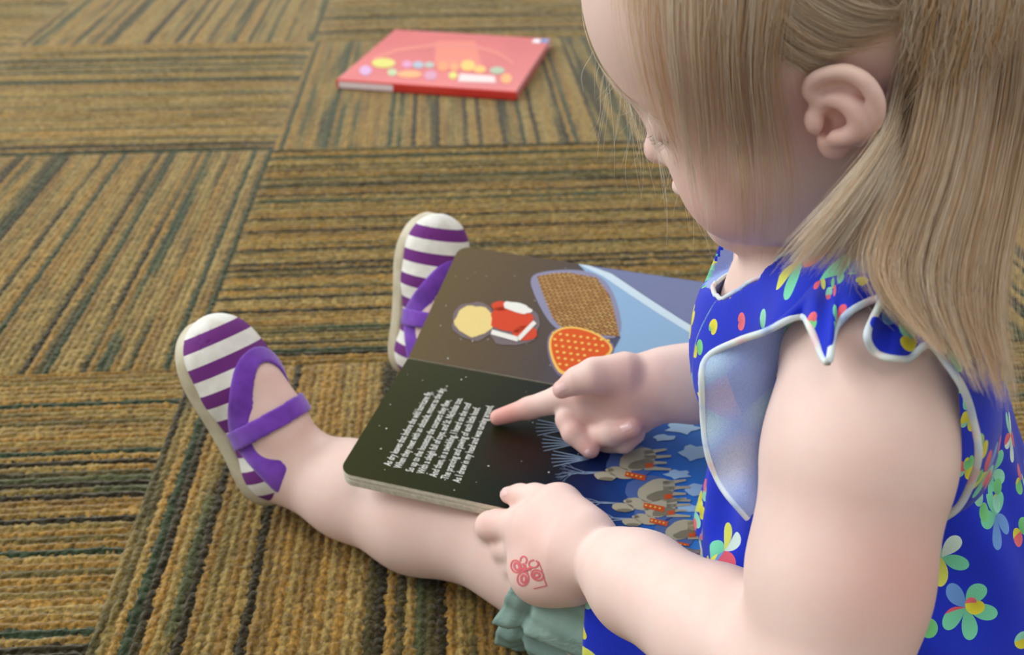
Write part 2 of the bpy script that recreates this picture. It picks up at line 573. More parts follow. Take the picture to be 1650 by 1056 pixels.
# verse, reading away from the camera
LINES = [("As dry leaves that before the wild hurricane fly,", (629, 752), (697, 633)),
         ("When they meet with an obstacle, mount to the sky,", (646, 756), (718, 627)),
         ("So up to the housetop the coursers they flew,", (665, 762), (727, 646)),
         ("With a sleigh full of toys, and St. Nicholas too.", (683, 765), (746, 643)),
         ("And then, in a twinkling, I heard on the roof", (703, 770), (760, 651)),
         ("The prancing and pawing of each little hoof.", (722, 774), (774, 658)),
         ("As I drew in my head and was turning around,", (741, 779), (795, 655))]
white_ink = ink('white', srgb(226, 224, 214), .5)
for txt, a, b in LINES:
    ua, ub = page_uv(*a), page_uv(*b)
    cu = bpy.data.curves.new('verse', 'FONT')
    cu.body = txt
    cu.size = 1.0
    cu.offset = 0.008
    cu.resolution_u = 2
    tmp = bpy.data.objects.new('verse', cu); COL.objects.link(tmp)
    dg = bpy.context.evaluated_depsgraph_get()
    me = bpy.data.meshes.new_from_object(tmp.evaluated_get(dg))
    bpy.data.objects.remove(tmp)
    co = np.empty(len(me.vertices) * 3, dtype=np.float32); me.vertices.foreach_get('co', co); co = co.reshape(-1, 3)
    wid = co[:, 0].max()
    span = np.linalg.norm(ub - ua); d = (ub - ua) / span
    e = np.array([d[1], -d[0]])
    if e[0] > 0: e = -e                      # letters stand towards the top of the page (away from the child)
    hgt = 0.0080
    W = np.array([on_page(*(ua + d * (c[0] / wid * span) + e * (c[1] * hgt)), True, .0003) - BK0 for c in co])
    me.vertices.foreach_set('co', W.astype(np.float32).ravel())
    me.update()
    o = bpy.data.objects.new('verse_line', me); COL.objects.link(o); o.parent = near_top
    me.materials.clear(); me.materials.append(white_ink)

# stars
rs = random.Random(3)
for near, cnt in ((True, 34), (False, 34)):
    polys = []
    while len(polys) < cnt:
        u, v = rs.uniform(.006, BL * (.62 if near else .66)), rs.uniform(.006, BW - .006)
        if near and .024 < u < .090 and .024 < v < .112: continue
        r = rs.choice((.0003, .0004, .0005, .0007))
        polys.append([(u + r * math.cos(i * math.pi / 3), v + r * math.sin(i * math.pi / 3)) for i in range(6)])
    print_poly('star_print', polys, ink('star', srgb(190, 190, 178), .5), near, .0002)['kind'] = 'stuff'

# far page: snowy roof, chimney, baskets
F = False
print_poly('snow_print', [px_poly([(933, 422), (965, 433), (1010, 462), (1060, 497), (1110, 532), (1150, 556), (1150, 610), (985, 572), (1000, 545), (975, 470)], F)], ink('snow', srgb(138, 172, 204)), F, .00018)
print_poly('snow_ridge_print', [px_poly([(933, 421), (950, 426), (985, 441), (1040, 478), (1100, 517), (1160, 552), (1160, 562), (1105, 533), (1060, 505), (1010, 472), (972, 446)], F)], ink('ridge', srgb(196, 214, 226)), F, .00028)
print_poly('roof_print', [px_poly([(950, 425), (1160, 456), (1200, 466), (1190, 560), (1160, 551), (1100, 516), (1040, 477), (985, 440)], F)], ink('roof', srgb(112, 120, 156)), F, .00024)
print_poly('glow_print', [px_poly([(852, 448), (872, 438), (925, 434), (966, 442), (992, 475), (1006, 546), (960, 545), (905, 536), (884, 520), (862, 480)], F, 2)], ink('glow', srgb(136, 134, 160)), F, .00032)
bm_ = NM('chimney_bricks_print')
_at = bm_.n('ShaderNodeAttribute', attribute_name='puv')
_mp = bm_.n('ShaderNodeMapping'); _mp.inputs['Rotation'].default_value = (0, 0, math.radians(20)); bm_.l(_at.outputs['Vector'], _mp.inputs[0])
_bt = bm_.n('ShaderNodeTexBrick', i_Scale=85.0); _bt.inputs['Color1'].default_value = srgb(206, 166, 96); _bt.inputs['Color2'].default_value = srgb(176, 128, 66); _bt.inputs['Mortar'].default_value = srgb(104, 66, 34)
_bt.inputs['Mortar Size'].default_value = .05; _bt.inputs['Brick Width'].default_value = .5; _bt.inputs['Row Height'].default_value = .2
bm_.l(_mp.outputs[0], _bt.inputs['Vector']); bm_.l(_bt.outputs[0], bm_.b.inputs['Base Color']); bm_.set(Roughness=.3)
print_poly('chimney_print', [px_poly([(865, 446), (890, 441), (916, 440), (961, 448), (982, 476), (991, 508), (998, 543), (970, 541), (946, 536), (903, 527), (891, 514), (876, 478)], F)], bm_.m, F, .0004)
print_poly('basket_glow_print', [px_poly([(879, 547), (896, 527), (932, 524), (972, 538), (998, 566), (955, 594), (906, 614), (886, 588)], F, 2)], ink('halo', srgb(118, 106, 134)), F, .0003)
print_poly('basket_rim_print', [px_poly([(882, 548), (898, 529), (930, 526), (969, 540), (995, 566), (950, 592), (907, 610), (889, 585)], F, 2)], ink('gold', srgb(238, 190, 90)), F, .00045)
print_poly('basket_print', [px_poly([(886, 549), (900, 532), (929, 529), (966, 542), (990, 566), (946, 587), (909, 604), (893, 583)], F, 2)], ink('orange', srgb(214, 84, 18)), F, .0006)
dots = []
for i in range(9):
    for j in range(7):
        x, y = 892 + i * 11 + j * 2, 538 + j * 10 + i * 1.5
        if (x - 928) / 52 + (y - 560) / 40 < .85 and abs(x - 936) < 46 and 536 < y < 596 - (x - 905) * .36:
            dots.append(blob(x, y, 2.9, 2.0, F, 7))
print_poly('basket_weave_print', dots, ink('gold', None), F, .0008)['kind'] = 'stuff'
# cream sack and a red bundle trimmed with white
print_poly('sack_glow_print', [blob(764, 518, 36, 31, F, 26, .04, 1), ], ink('sackglow', srgb(116, 102, 104)), F, .0003)
print_poly('sack_print', [blob(764, 518, 31, 25, F, 26, .05, 2)], ink('cream', srgb(226, 202, 130)), F, .0005)
print_poly('bundle_glow_print', [blob(826, 524, 44, 34, F, 26, .05, 5)], ink('sackglow', None), F, .00035)
print_poly('red_bundle_print', [blob(824, 514, 34, 22, F, 24, .07, 4), blob(846, 538, 20, 12, F, 16, .05, 6), blob(806, 494, 14, 8, F, 12, .04, 9)], ink('red', srgb(206, 66, 30)), F, .0006)
print_poly('white_trim_print', [blob(834, 497, 24, 8, F, 18, .07, 7, .25), streak(792, 536, 835, 548, 8, 8, F), streak(835, 548, 862, 520, 7, 7, F)], ink('white', None), F, .0008)

# near page: moonlit herd and bare branches
N_ = True
print_poly('cloud_print', [blob(1100, 690, 26, 9, N_, 14, .18, 21), blob(1118, 730, 22, 12, N_, 14, .18, 22), blob(1092, 765, 20, 7, N_, 14, .18, 23), blob(1122, 790, 18, 10, N_, 14, .18, 24), blob(1108, 820, 20, 6, N_, 14, .18, 25), blob(1128, 850, 16, 8, N_, 14, .18, 26), blob(1070, 706, 18, 5, N_, 12, .18, 27)], ink('cloud', srgb(160, 192, 218)), N_, .0003)
hide = ink('deerhide', srgb(172, 164, 138)); hide2 = ink('deershade', srgb(120, 114, 92)); band = ink('deerband', srgb(196, 78, 26))
def deer(cx, cy, s, seed):
    rr = random.Random(seed)
    print_poly('deer_halo_print', [blob(cx - 3 * s, cy, 44 * s, 30 * s, N_, 22, .06, seed)], ink('halo2', srgb(70, 96, 150)), N_, .00032)
    legs_ = [streak(cx + 20 * s, cy + (-16 + 9 * i) * s, cx + (60 + 8 * (i % 2)) * s, cy + (-22 + 12 * i) * s, 8 * s, 3.5 * s, N_) for i in range(4)]
    print_poly('deer_print', [blob(cx + 8 * s, cy - 4 * s, 34 * s, 19 * s, N_, 20, .03, seed, -.3), blob(cx - 22 * s, cy + 20 * s, 24 * s, 10 * s, N_, 16, .03, seed + 1, .25),
                              blob(cx - 50 * s, cy + 26 * s, 20 * s, 8 * s, N_, 14, .04, seed + 2, .1), blob(cx - 42 * s, cy + 15 * s, 8 * s, 3.5 * s, N_, 10, 0, seed)] + legs_, hide, N_, .0005)
    print_poly('deer_shade_print', [blob(cx + 14 * s, cy + 5 * s, 24 * s, 8 * s, N_, 14, .05, seed, -.2), blob(cx - 48 * s, cy + 31 * s, 14 * s, 3 * s, N_, 10, .05, seed)], hide2, N_, .0006)
    print_poly('harness_print', [streak(cx - 14 * s, cy + 22 * s, cx + 22 * s, cy + 30 * s, 9 * s, 10 * s, N_), streak(cx + 22 * s, cy + 8 * s, cx + 36 * s, cy + 6 * s, 8 * s, 8 * s, N_)], band, N_, .0007)
    print_poly('harness_stud_print', [blob(cx + (-10 + 8 * i) * s, cy + (23 + 1.7 * i) * s, 2.2 * s, 1.6 * s, N_, 6) for i in range(4)], ink('gold', None), N_, .0009)
    segs = []
    def grow(x, y, a, ln, w, d):
        x1, y1 = x + math.cos(a) * ln, y + math.sin(a) * ln * .8
        segs.append(streak(x, y, x1, y1, w, w * .6, N_))
        if d:
            grow(x1, y1, a + rr.uniform(-.25, .2), ln * .72, w * .62, d - 1)
            grow(x1, y1, a + rr.uniform(.35, .7) * rr.choice((-1, 1)), ln * .62, w * .55, d - 1)
    for a in (math.pi * 1.04, math.pi * .98):
        grow(cx - 52 * s, cy + 19 * s, a + rr.uniform(-.12, .12), 34 * s, 2.4, 3)
    for sgm in (segs,):
        print_poly('antler_print', sgm, ink('antler', srgb(132, 152, 178)), N_, .0004)
deer(1020, 745, .90, 31)
deer(1050, 795, .92, 41)
deer(1058, 822, .80, 51)
deer(1092, 858, .80, 61)
br = []
for (x, y) in ((925, 690), (935, 715), (950, 740)):
    for k in range(5):
        a = math.pi + (k - 2) * .16
        br.append(streak(x, y, x + math.cos(a) * 62, y + math.sin(a) * 40, 2.2, .8, N_))
print_poly('branch_print', br, ink('antler', None), N_, .0004)

# ================================================================== the closed red book on the carpet
RB0 = np.array([-0.292, 1.628, 0.0])
RU = nrm((0.299, -0.064, 0)); RV = np.array([-RU[1], RU[0], 0.0])
RL, RD, RT = 0.306, 0.315, 0.0155
red_book = empty('picture_book', tuple(RB0))
tag(red_book, 'closed red picture book lying flat on the carpet in the background', 'book')
def rb(u, v, z): return RU * u + RV * v + np.array([0, 0, z])
def rbox(name, u0, u1, v0, v1, z0, z1, mat, parent=None, bev=0.0):
    V = [rb(u, v, z) for z in (z0, z1) for (u, v) in ((u0, v0), (u1, v0), (u1, v1), (u0, v1))]
    o = mesh_obj(name, V, [(3, 2, 1, 0), (4, 5, 6, 7), (0, 1, 5, 4), (1, 2, 6, 5), (2, 3, 7, 6), (3, 0, 4, 7)], mat, parent or red_book, False)
    if bev:
        md = o.modifiers.new('bevel', 'BEVEL'); md.width = bev; md.segments = 3
    return o
cov = NM('red_laminated_cover')
_tc = cov.n('ShaderNodeTexCoord'); _nz = cov.n('ShaderNodeTexNoise', i_Scale=9.0, i_Detail=2.0); cov.l(_tc.outputs['Object'], _nz.inputs['Vector'])
cov.l(cov.ramp(_nz.outputs[0], [(.3, srgb(196, 44, 40)), (.7, srgb(208, 62, 50))]), cov.b.inputs['Base Color'])
cov.set(Roughness=.28)
front = rbox('front_cover', 0, RL, 0, RD, RT - .0028, RT, cov.m, None, .001)
rbox('back_cover', 0, RL, 0, RD, .0002, .0030, cov.m, None, .001)
rbox('spine', -.001, RL + .001, -.003, .003, .0002, RT, cov.m, None, .0025)
rbox('page_block', .004, RL - .004, .003, RD - .005, .0030, RT - .0028, plain('page_edges', srgb(226, 216, 214), .8))
rbox('spine_sticker', .004, .098, -.0034, -.0029, .0022, RT - .0030, plain('sticker', srgb(232, 214, 216), .5))
rbox('corner_sticker', RL - .016, RL - .001, RD - .030, RD - .006, RT, RT + .0003, plain('sticker_blue', srgb(90, 120, 180), .5), front)
rbox('corner_label', RL - .030, RL - .014, RD - .034, RD - .010, RT, RT + .0003, plain('sticker_white', srgb(226, 220, 222), .5), front)
def red_uv(px, py):
    q = Ph(px, py, RT) - RB0
    return q @ RU, q @ RV
def cover_print(name, pts_list, col, lift=.0003):
    V, Fc = [], []
    for pts in pts_list:
        b = len(V)
        for x, y in pts:
            u, v = red_uv(x, y); V.append(rb(min(max(u, .003), RL - .003), min(max(v, .004), RD - .003), RT + lift))
        Fc.append(list(range(b, len(V))))
    o = mesh_obj(name, V, Fc, plain('cover_ink', col, .3), front, False)
    for p in o.data.polygons:
        if p.normal.z < 0: p.flip()
    return o
def ov(cx, cy, rx, ry, n=14): return [(cx + rx * math.cos(2 * math.pi * i / n), cy + ry * math.sin(2 * math.pi * i / n)) for i in range(n)]
arc = [(600, 92), (640, 78), (700, 70), (760, 72), (800, 82), (828, 100)]
cover_print('arc_print', [[a, b, (b[0] + 1, b[1] + 6), (a[0] + 1, a[1] + 6)] for a, b in zip(arc[:-1], arc[1:])], srgb(214, 92, 66))
cover_print('orange_panel_print', [[(703, 66), (766, 66), (776, 106), (700, 104)]], srgb(218, 92, 46), .0002)
for nm, cx, cy, rx, ry, col in (('badge_print', 618, 102, 19, 8, (206, 196, 34)), ('letter_print', 589, 114, 10, 8, (196, 140, 186)), ('letter_print', 632, 117, 8, 6, (172, 186, 126)),
                                ('letter_print', 656, 104, 8, 6, (206, 122, 166)), ('letter_print', 674, 105, 9, 6, (150, 160, 176)), ('letter_print', 692, 105, 8, 5, (158, 166, 150)),
                                ('letter_print', 660, 120, 20, 6, (236, 146, 52)), ('letter_print', 694, 122, 10, 8, (196, 116, 146)), ('letter_print', 714, 107, 9, 8, (240, 122, 12)),
                                ('letter_print', 732, 108, 8, 7, (240, 128, 16)), ('letter_print', 730, 122, 7, 6, (206, 196, 34)), ('star_burst_print', 754, 106, 12, 9, (246, 178, 24)),
                                ('letter_print', 773, 112, 10, 6, (240, 170, 30)), ('letter_print', 801, 114, 12, 6, (150, 168, 126)), ('letter_print', 816, 127, 9, 8, (244, 146, 22))):
    cover_print(nm, [ov(cx, cy, rx, ry)], srgb(*col), .0005)
cover_print('title_panel_print', [[(741, 119), (797, 123), (799, 134), (738, 132)]], srgb(228, 196, 190), .0005)
# ================================================================== the child: body
# head frame: origin on the mid-line between the ear canals
TAU, ALPHA, ROLL = math.radians(16.5), math.radians(29.4), math.radians(6.9)
F0 = np.array([-math.cos(TAU), math.sin(TAU), 0.0])
L_ = np.array([-math.sin(TAU), -math.cos(TAU), 0.0])
HF = math.cos(ALPHA) * F0 + np.array([0, 0, -math.sin(ALPHA)])
HU = math.sin(ALPHA) * F0 + np.array([0, 0, math.cos(ALPHA)])
HL = L_
if ROLL:
    HL, HU = math.cos(ROLL) * HL - math.sin(ROLL) * HU, math.sin(ROLL) * HL + math.cos(ROLL) * HU
HAX = np.stack([HF, HL, HU])
EAR = P(1352, 180, 0.408)
HS = 1.067
HO = EAR - 0.064 * HS * HL
def hd(f, l, u): return HO + HS * (f * HF + l * HL + u * HU)
def hell(f, l, u, rf, rl, ru, k, op='+', tilt=0.0):
    ax = HAX
    if tilt:
        c, s = math.cos(tilt), math.sin(tilt)
        ax = np.stack([c * HF + s * HU, HL, -s * HF + c * HU])
    return (op, Ell(hd(f, l, u), np.array([rf, rl, ru]) * HS, ax), k)

head = [
    hell(-.004, 0, .046, .088, .069, .078, .0),          # cranium
    hell(.038, 0, .046, .048, .056, .052, .03),          # forehead
    hell(.040, 0, -.012, .045, .050, .052, .03),         # face
    hell(.052, .026, -.032, .029, .028, .029, .018),     # cheeks
    hell(.052, -.026, -.032, .029, .028, .029, .018),
    hell(.020, .040, -.034, .034, .018, .030, .02),      # jaw angle
    hell(.020, -.040, -.034, .034, .018, .030, .02),
    hell(.066, 0, -.060, .021, .024, .018, .018),        # chin
    hell(.076, 0, -.039, .011, .018, .013, .010),        # mouth mound
    ('+', Cap(hd(.085, .009, -.0345), hd(.089, 0, -.0345), .0035, .0042), .004),   # upper lip
    ('+', Cap(hd(.085, -.009, -.0345), hd(.089, 0, -.0345), .0035, .0042), .004),
    ('+', Cap(hd(.082, .008, -.0440), hd(.086, 0, -.0445), .0035, .0045), .004),   # lower lip
    ('+', Cap(hd(.082, -.008, -.0440), hd(.086, 0, -.0445), .0035, .0045), .004),
    ('-', Cap(hd(.086, .016, -.0395), hd(.0915, 0, -.0397), .0006, .0010), .002),  # mouth line
    ('-', Cap(hd(.086, -.016, -.0395), hd(.0915, 0, -.0397), .0006, .0010), .002),
    # eye sockets and lids
    hell(.084, .031, .013, .012, .014, .010, .012, '-'),
    hell(.084, -.031, .013, .012, .014, .010, .012, '-'),
    hell(.0675, .030, .011, .0125, .0135, .0115, .003),
    hell(.0675, -.030, .011, .0125, .0135, .0115, .003),
    ('-', Cap(hd(.0800, .019, .0055), hd(.0720, .041, .0060), .0007, .0007), .0015),  # lid slit
    ('-', Cap(hd(.0800, -.019, .0055), hd(.0720, -.041, .0060), .0007, .0007), .0015),
    # nose
    ('+', Cap(hd(.079, 0, .012), hd(.086, 0, -.008), .0055, .0070), .008),
    ('+', Ell(hd(.0890, 0, -.0115), np.array([.0085, .0095, .0078]) * HS, HAX), .004),
    ('+', Ell(hd(.0815, .0085, -.0145), np.array([.0075, .0058, .0058]) * HS, HAX), .004),
    ('+', Ell(hd(.0815, -.0085, -.0145), np.array([.0075, .0058, .0058]) * HS, HAX), .004),
    ('-', Ell(hd(.085, .0050, -.0195), np.array([.0035, .0022, .0030]) * HS, HAX), .0015),
    ('-', Ell(hd(.085, -.0050, -.0195), np.array([.0035, .0022, .0030]) * HS, HAX), .0015),
    hell(-.050, 0, -.005, .035, .048, .040, .03),        # nape
]

# ---- left ear, modelled in its own plane
EN = nrm(HL * 0.93 + HF * 0.10 - np.array([0, 0, 0.0]) + 0.25 * nrm(np.array([0, 0, CAM_H]) - EAR))
EUp = nrm(HU * math.cos(0.42) - HF * math.sin(0.42)); EUp = nrm(EUp - EN * (EUp @ EN))
EBk = np.cross(EUp, EN); EBk = EBk if EBk @ HF < 0 else -EBk
EPX = 0.408 / FPX
def ep(px, py, o=0.0):
    """ear-plane point: millimetres are taken from a drawing of the ear, o is the outward offset in metres"""
    return EAR + EBk * ((px - 1349) * EPX) + EUp * ((181 - py) * EPX) + EN * o
EAX = np.stack([EBk, EUp, EN])
def ear_curve(pts, n):
    pts = np.asarray(pts, float)
    p = np.concatenate([[2 * pts[0] - pts[1]], pts, [2 * pts[-1] - pts[-2]]])
    t = np.linspace(0, len(pts) - 1 - 1e-9, n)
    i = t.astype(int); f = (t - i)[:, None]
    a, b, c, d = p[i], p[i + 1], p[i + 2], p[i + 3]
    return .5 * (2 * b + (c - a) * f + (2 * a - 5 * b + 4 * c - d) * f ** 2 + (3 * b - a - 3 * c + d) * f ** 3)
def echain(pts, r, o, k=.0015, op='+'):
    c_ = ear_curve([(p[0], p[1], q * 1e4, w) for p, q, w in zip(pts, o, r)], 3 * len(pts))
    pts, o, r = [(p[0], p[1]) for p in c_], [p[2] * 1e-4 for p in c_], [p[3] for p in c_]
    return [(op, Cap(ep(*a, oo), ep(*b, oo2), r0 * EPX, r1 * EPX), k)
            for (a, b, oo, oo2, r0, r1) in zip(pts[:-1], pts[1:], o[:-1], o[1:], r[:-1], r[1:])]
ear = [
    ('+', Ell(ep(1353, 160, .0060), (50 * EPX, 64 * EPX, .0042), EAX), .0),
    ('+', Ell(ep(1349, 222, .0045), (31 * EPX, 36 * EPX, .0042), EAX), .004),
    ('+', Ell(ep(1345, 175, .0005), (34 * EPX, 52 * EPX, .0080), EAX), .004),
    ('-', Ell(ep(1350, 178, .0105), (26 * EPX, 27 * EPX, .0082), EAX), .003),
    ('-', Ell(ep(1329, 198, .0085), (13 * EPX, 18 * EPX, .0085), EAX), .003),
]
ear += echain([(1378, 132), (1391, 155), (1393, 182), (1386, 208)], [8, 8, 8, 5], [.0104, .0108, .0104, .0095], .002, '-')
ear += echain([(1322, 136), (1345, 126), (1372, 128)], [10, 9, 6], [.0098, .0104, .0108], .002, '-')
ear += echain([(1336, 164), (1318, 156), (1301, 138), (1311, 113), (1350, 101), (1382, 113), (1402, 140), (1407, 170), (1400, 198), (1386, 222)],
              [6, 7, 8.5, 9.5, 10.5, 11, 11, 10, 9, 7], [.0040, .0060, .0068, .0085, .0100, .0110, .0112, .0105, .0092, .0075], .0022)
ear += echain([(1334, 148), (1362, 152), (1377, 168), (1381, 190), (1368, 206), (1345, 212)],
              [6, 9, 10, 9.5, 9, 8], [.0080, .0098, .0105, .0102, .0098, .0088], .0035)
ear += echain([(1309, 178), (1315, 198)], [9, 9.5], [.0060, .0065], .003)
# mirrored right ear, simpler (hidden behind the head)
rear_ = [hell(-.004, -.069, 0, .016, .006, .024, .004), hell(-.002, -.066, -.018, .010, .005, .010, .004)]

# ---- torso, legs, arms
SHL = P(1400, 585, 0.435)
SHR = np.array([.168, .550, .268])
NECK = np.array([.165, .462, .290])
PEL = np.array([.218, .445, .085])
torso = [
    ('+', Ell(PEL, (.085, .100, .085)), 0),
    ('+', Cap(PEL + (0, 0, .02), np.array([.185, .457, .220]), .076, .068), .04),
    ('+', Cap(SHL + nrm(SHR - SHL) * .02, SHR, .034, .030), .04),
    ('+', Cap(NECK - (0, 0, .02), hd(-.022, 0, -.03), .034, .034), .03),
    ('+', Ell(np.array([.172, .466, .232]), (.050, .072, .042)), .03),
    ('-', SLAB_TALL, .004),
]
HIPL = np.array([.155, .385, .064]); HIPR = np.array([.170, .500, .064])
KNEL = Ph(786, 862, .040)
ANKL = Ph(446, 742, .036)
KNER = np.array([.035, .645, .030])
ANKR = np.array([-.072, .772, .036])
legs = chain([HIPL, HIPL * .5 + KNEL * .5 + (0, -.004, -.004), KNEL], [.060, .046, .038], .015) + [('-', SLAB_TALL, .004)]
sh = ANKL - KNEL
legsL2 = chain([KNEL, KNEL + sh * .3 + (0, 0, -.004), KNEL + sh * .62 + (0, 0, -.003), ANKL], [.0375, .0410, .0355, .0275], .012)
legsR = chain([HIPR, HIPR * .5 + KNER * .5, KNER, KNER * .65 + ANKR * .35, ANKR], [.058, .043, .036, .036, .026], .012) + [('-', SLAB_TALL, .004)]

# feet: frame x = heel to toe, z = out of the top of the foot
def foot_frame(heel, toe, knee, ank):
    x = nrm(toe - heel)
    z = nrm(knee - ank); z = nrm(z - x * (z @ x))
    return np.stack([x, np.cross(z, x), z])
HEELL = Ph(446, 792, .016); TOEL = Ph(322, 528, .135)
HEELR = Ph(664, 592, .014); TOER = Ph(698, 350, .146)
FTL = foot_frame(HEELL, TOEL, KNEL, ANKL)
FTR = foot_frame(HEELR, TOER, KNER, ANKR)
def foot(heel, ax, ank):
    g = lambda x, y, z: heel + x * ax[0] + y * ax[1] + z * ax[2]
    return [('+', Ell(g(.022, 0, .026), (.024, .0235, .024), ax), 0),
            ('+', Cap(g(.028, 0, .026), g(.085, 0, .022), .0225, .0235), .015),
            ('+', Cap(g(.085, 0, .020), g(.118, 0, .015), .0230, .0150), .015),
            ('+', Cap(ank, g(.052, 0, .032), .0255, .0215), .02)]
footL = foot(HEELL, FTL, ANKL)
footR = foot(HEELR, FTR, ANKR)

ELBL = P(1322, 1115, 0.425)
WRIL = P(962, 908, 0.565)
armL = chain([SHL, SHL * .72 + ELBL * .28 + (0, -.002, 0), SHL * .35 + ELBL * .65, ELBL], [.0365, .0362, .0345, .0315], .02)
armL += chain([ELBL, ELBL * .62 + WRIL * .38, P(1030, 940, .540), P(994, 916, .556)], [.0305, .0305, .0268, .0226], .012)
ELBR = np.array([.215, .545, .150])
WRIR = P(1068, 618, 0.668)
armR = chain([SHR, ELBR], [.036, .031], .02) + chain([ELBR, WRIR * .4 + ELBR * .6, WRIR * .85 + ELBR * .15, WRIR], [.031, .0295, .0245, .0215], .012)

# ---- left hand, gripping the near edge of the book (thumb above, fingers below)
def hp(*a): return P(*a)
AXH = np.stack([nrm(hp(835, 870, .62) - hp(950, 905, .575)),
                np.zeros(3), np.zeros(3)])
_n = nrm(np.cross(hp(835, 870, .62) - hp(950, 905, .575), hp(880, 950, .60) - hp(880, 810, .60)))
AXH[2] = _n; AXH[1] = np.cross(AXH[2], AXH[0])
handL = [
    ('+', Cap(hp(985, 910, .562), hp(925, 890, .583), .0170, .0235), 0),
    ('+', Ell(hp(887, 885, .602), (.0300, .0310, .0205), AXH), .010),
    ('+', Cap(hp(925, 925, .588), hp(868, 927, .604), .0170, .0165), .014),
    ('+', Cap(hp(945, 858, .580), hp(898, 815, .604), .0150, .0128), .012),
    ('+', Cap(hp(860, 850, .612), hp(838, 850, .624), .0140, .0115), .010),
]
thumbL = chain([hp(905, 815, .606), hp(862, 803, .628), hp(838, 800, .640), hp(819, 798, .6465)], [.0125, .0088, .0075, .0056], .004)
indexL = chain([hp(850, 850, .618), hp(802, 847, .643), hp(790, 848, .650), hp(786, 851, .672)], [.0120, .0102, .0096, .0085], .003)
midL = chain([hp(850, 885, .615), hp(817, 884, .644), hp(808, 882, .672)], [.0120, .0098, .0085], .003)
ringL = chain([hp(855, 915, .612), hp(832, 912, .640), hp(824, 905, .670)], [.0115, .0090, .0080], .003)
pinkL = chain([hp(865, 940, .612), hp(845, 938, .635), hp(838, 925, .662)], [.0105, .0080, .0070], .003)

# ---- right hand, pointing at the page
handR = [
    ('+', Cap(WRIR, hp(1035, 628, .672), .0212, .0215), 0),
    ('+', Ell(hp(1018, 622, .668), (.0200, .0185, .0170)), .010),
    ('+', Cap(hp(1030, 650, .676), hp(955, 655, .686), .0175, .0135), .010),
    ('+', Cap(hp(1000, 615, .672), hp(925, 640, .690), .0140, .0115), .010),
    ('+', Cap(hp(1010, 660, .689), hp(945, 668, .696), .0165, .0130), .010),
    ('+', Cap(hp(1030, 655, .672), hp(1000, 690, .680), .0130, .0120), .010),
]
thumbR = chain([hp(1005, 606, .662), hp(958, 606, .659), hp(930, 614, .662), hp(905, 628, .667)], [.0165, .0118, .0090, .0064], .004)
indexR = chain([hp(935, 640, .690), hp(905, 643, .695), hp(852, 658, .702), hp(802, 673, .7068)], [.0105, .0100, .0077, .0058], .003)
midR = chain([hp(940, 660, .692), hp(917, 676, .688), hp(925, 697, .682), hp(951, 724, .676)], [.0105, .0092, .0084, .0066], .003)
ringR = chain([hp(955, 668, .694), hp(955, 702, .684), hp(985, 699, .671), hp(1020, 690, .660)], [.0100, .0086, .0084, .0066], .003)
pinkR = chain([hp(975, 675, .696), hp(975, 714, .692), hp(1005, 713, .678), hp(1025, 701, .670)], [.0095, .0075, .0072, .0060], .003)

GROUPS = [  # (items, blend with everything before)
    (torso, 0), (head, .012), (ear, .003), (rear_, .003),
    (legs, .03), (legsL2, .003), (legsR, .03), (footL, .012), (footR, .012),
    (armL, .012), (armR, .02),
    (handL, .0022), (thumbL, .006), (indexL, .0040), (midL, .003), (ringL, .003), (pinkL, .003),
    (handR, .010), (thumbR, .0035), (indexR, .004), (midR, .0025), (ringR, .002), (pinkR, .002),
]
BODY = Field(GROUPS)
def skin_material():
    m = NM('skin')
    tc = m.n('ShaderNodeTexCoord')
    bl = m.n('ShaderNodeAttribute', attribute_name='blush_and_shade')
    sc = m.n('ShaderNodeAttribute', attribute_name='scalp')
    nz = m.n('ShaderNodeTexNoise', i_Scale=38.0, i_Detail=4.0, i_Roughness=.6); m.l(tc.outputs['Object'], nz.inputs['Vector'])
    n2 = m.n('ShaderNodeTexNoise', i_Scale=260.0, i_Detail=2.0); m.l(tc.outputs['Object'], n2.inputs['Vector'])
    base = m.mix(m.math('MULTIPLY', m.math('SUBTRACT', nz.outputs[0], .35), 1.3, clamp=True), srgb(234, 206, 193), srgb(228, 190, 177))
    base = m.mix(m.math('MULTIPLY', bl.outputs['Fac'], .8), base, srgb(214, 118, 104))
    base = m.mix(m.math('MULTIPLY', sc.outputs['Fac'], .62), base, srgb(222, 194, 156))
    m.l(base, m.b.inputs['Base Color'])
    m.set(Roughness=.52)
    m.b.inputs['Subsurface Weight'].default_value = .30
    m.b.inputs['Subsurface Radius'].default_value = (1.0, .38, .22)
    m.b.inputs['Subsurface Scale'].default_value = .006
    m.b.inputs['Specular IOR Level'].default_value = .32
    m.bump(n2.outputs[0], .08, .0006)
    return m.m
SKIN = skin_material()

bv, bq = surface_nets(BODY, (-.34, .19, -.01), (.44, .92, .60), .00142)
bv = smooth_mesh(bv, bq, 1)
bv[:, 2] = np.maximum(bv[:, 2], .0005)
person = mesh_obj('person', bv, bq, SKIN)
tag(person, 'toddler in a blue flowered dress sitting on carpet, reading and pointing at the open book', 'person')
bpy.context.view_layer.update()
BVH = BVHTree.FromObject(person, bpy.context.evaluated_depsgraph_get())

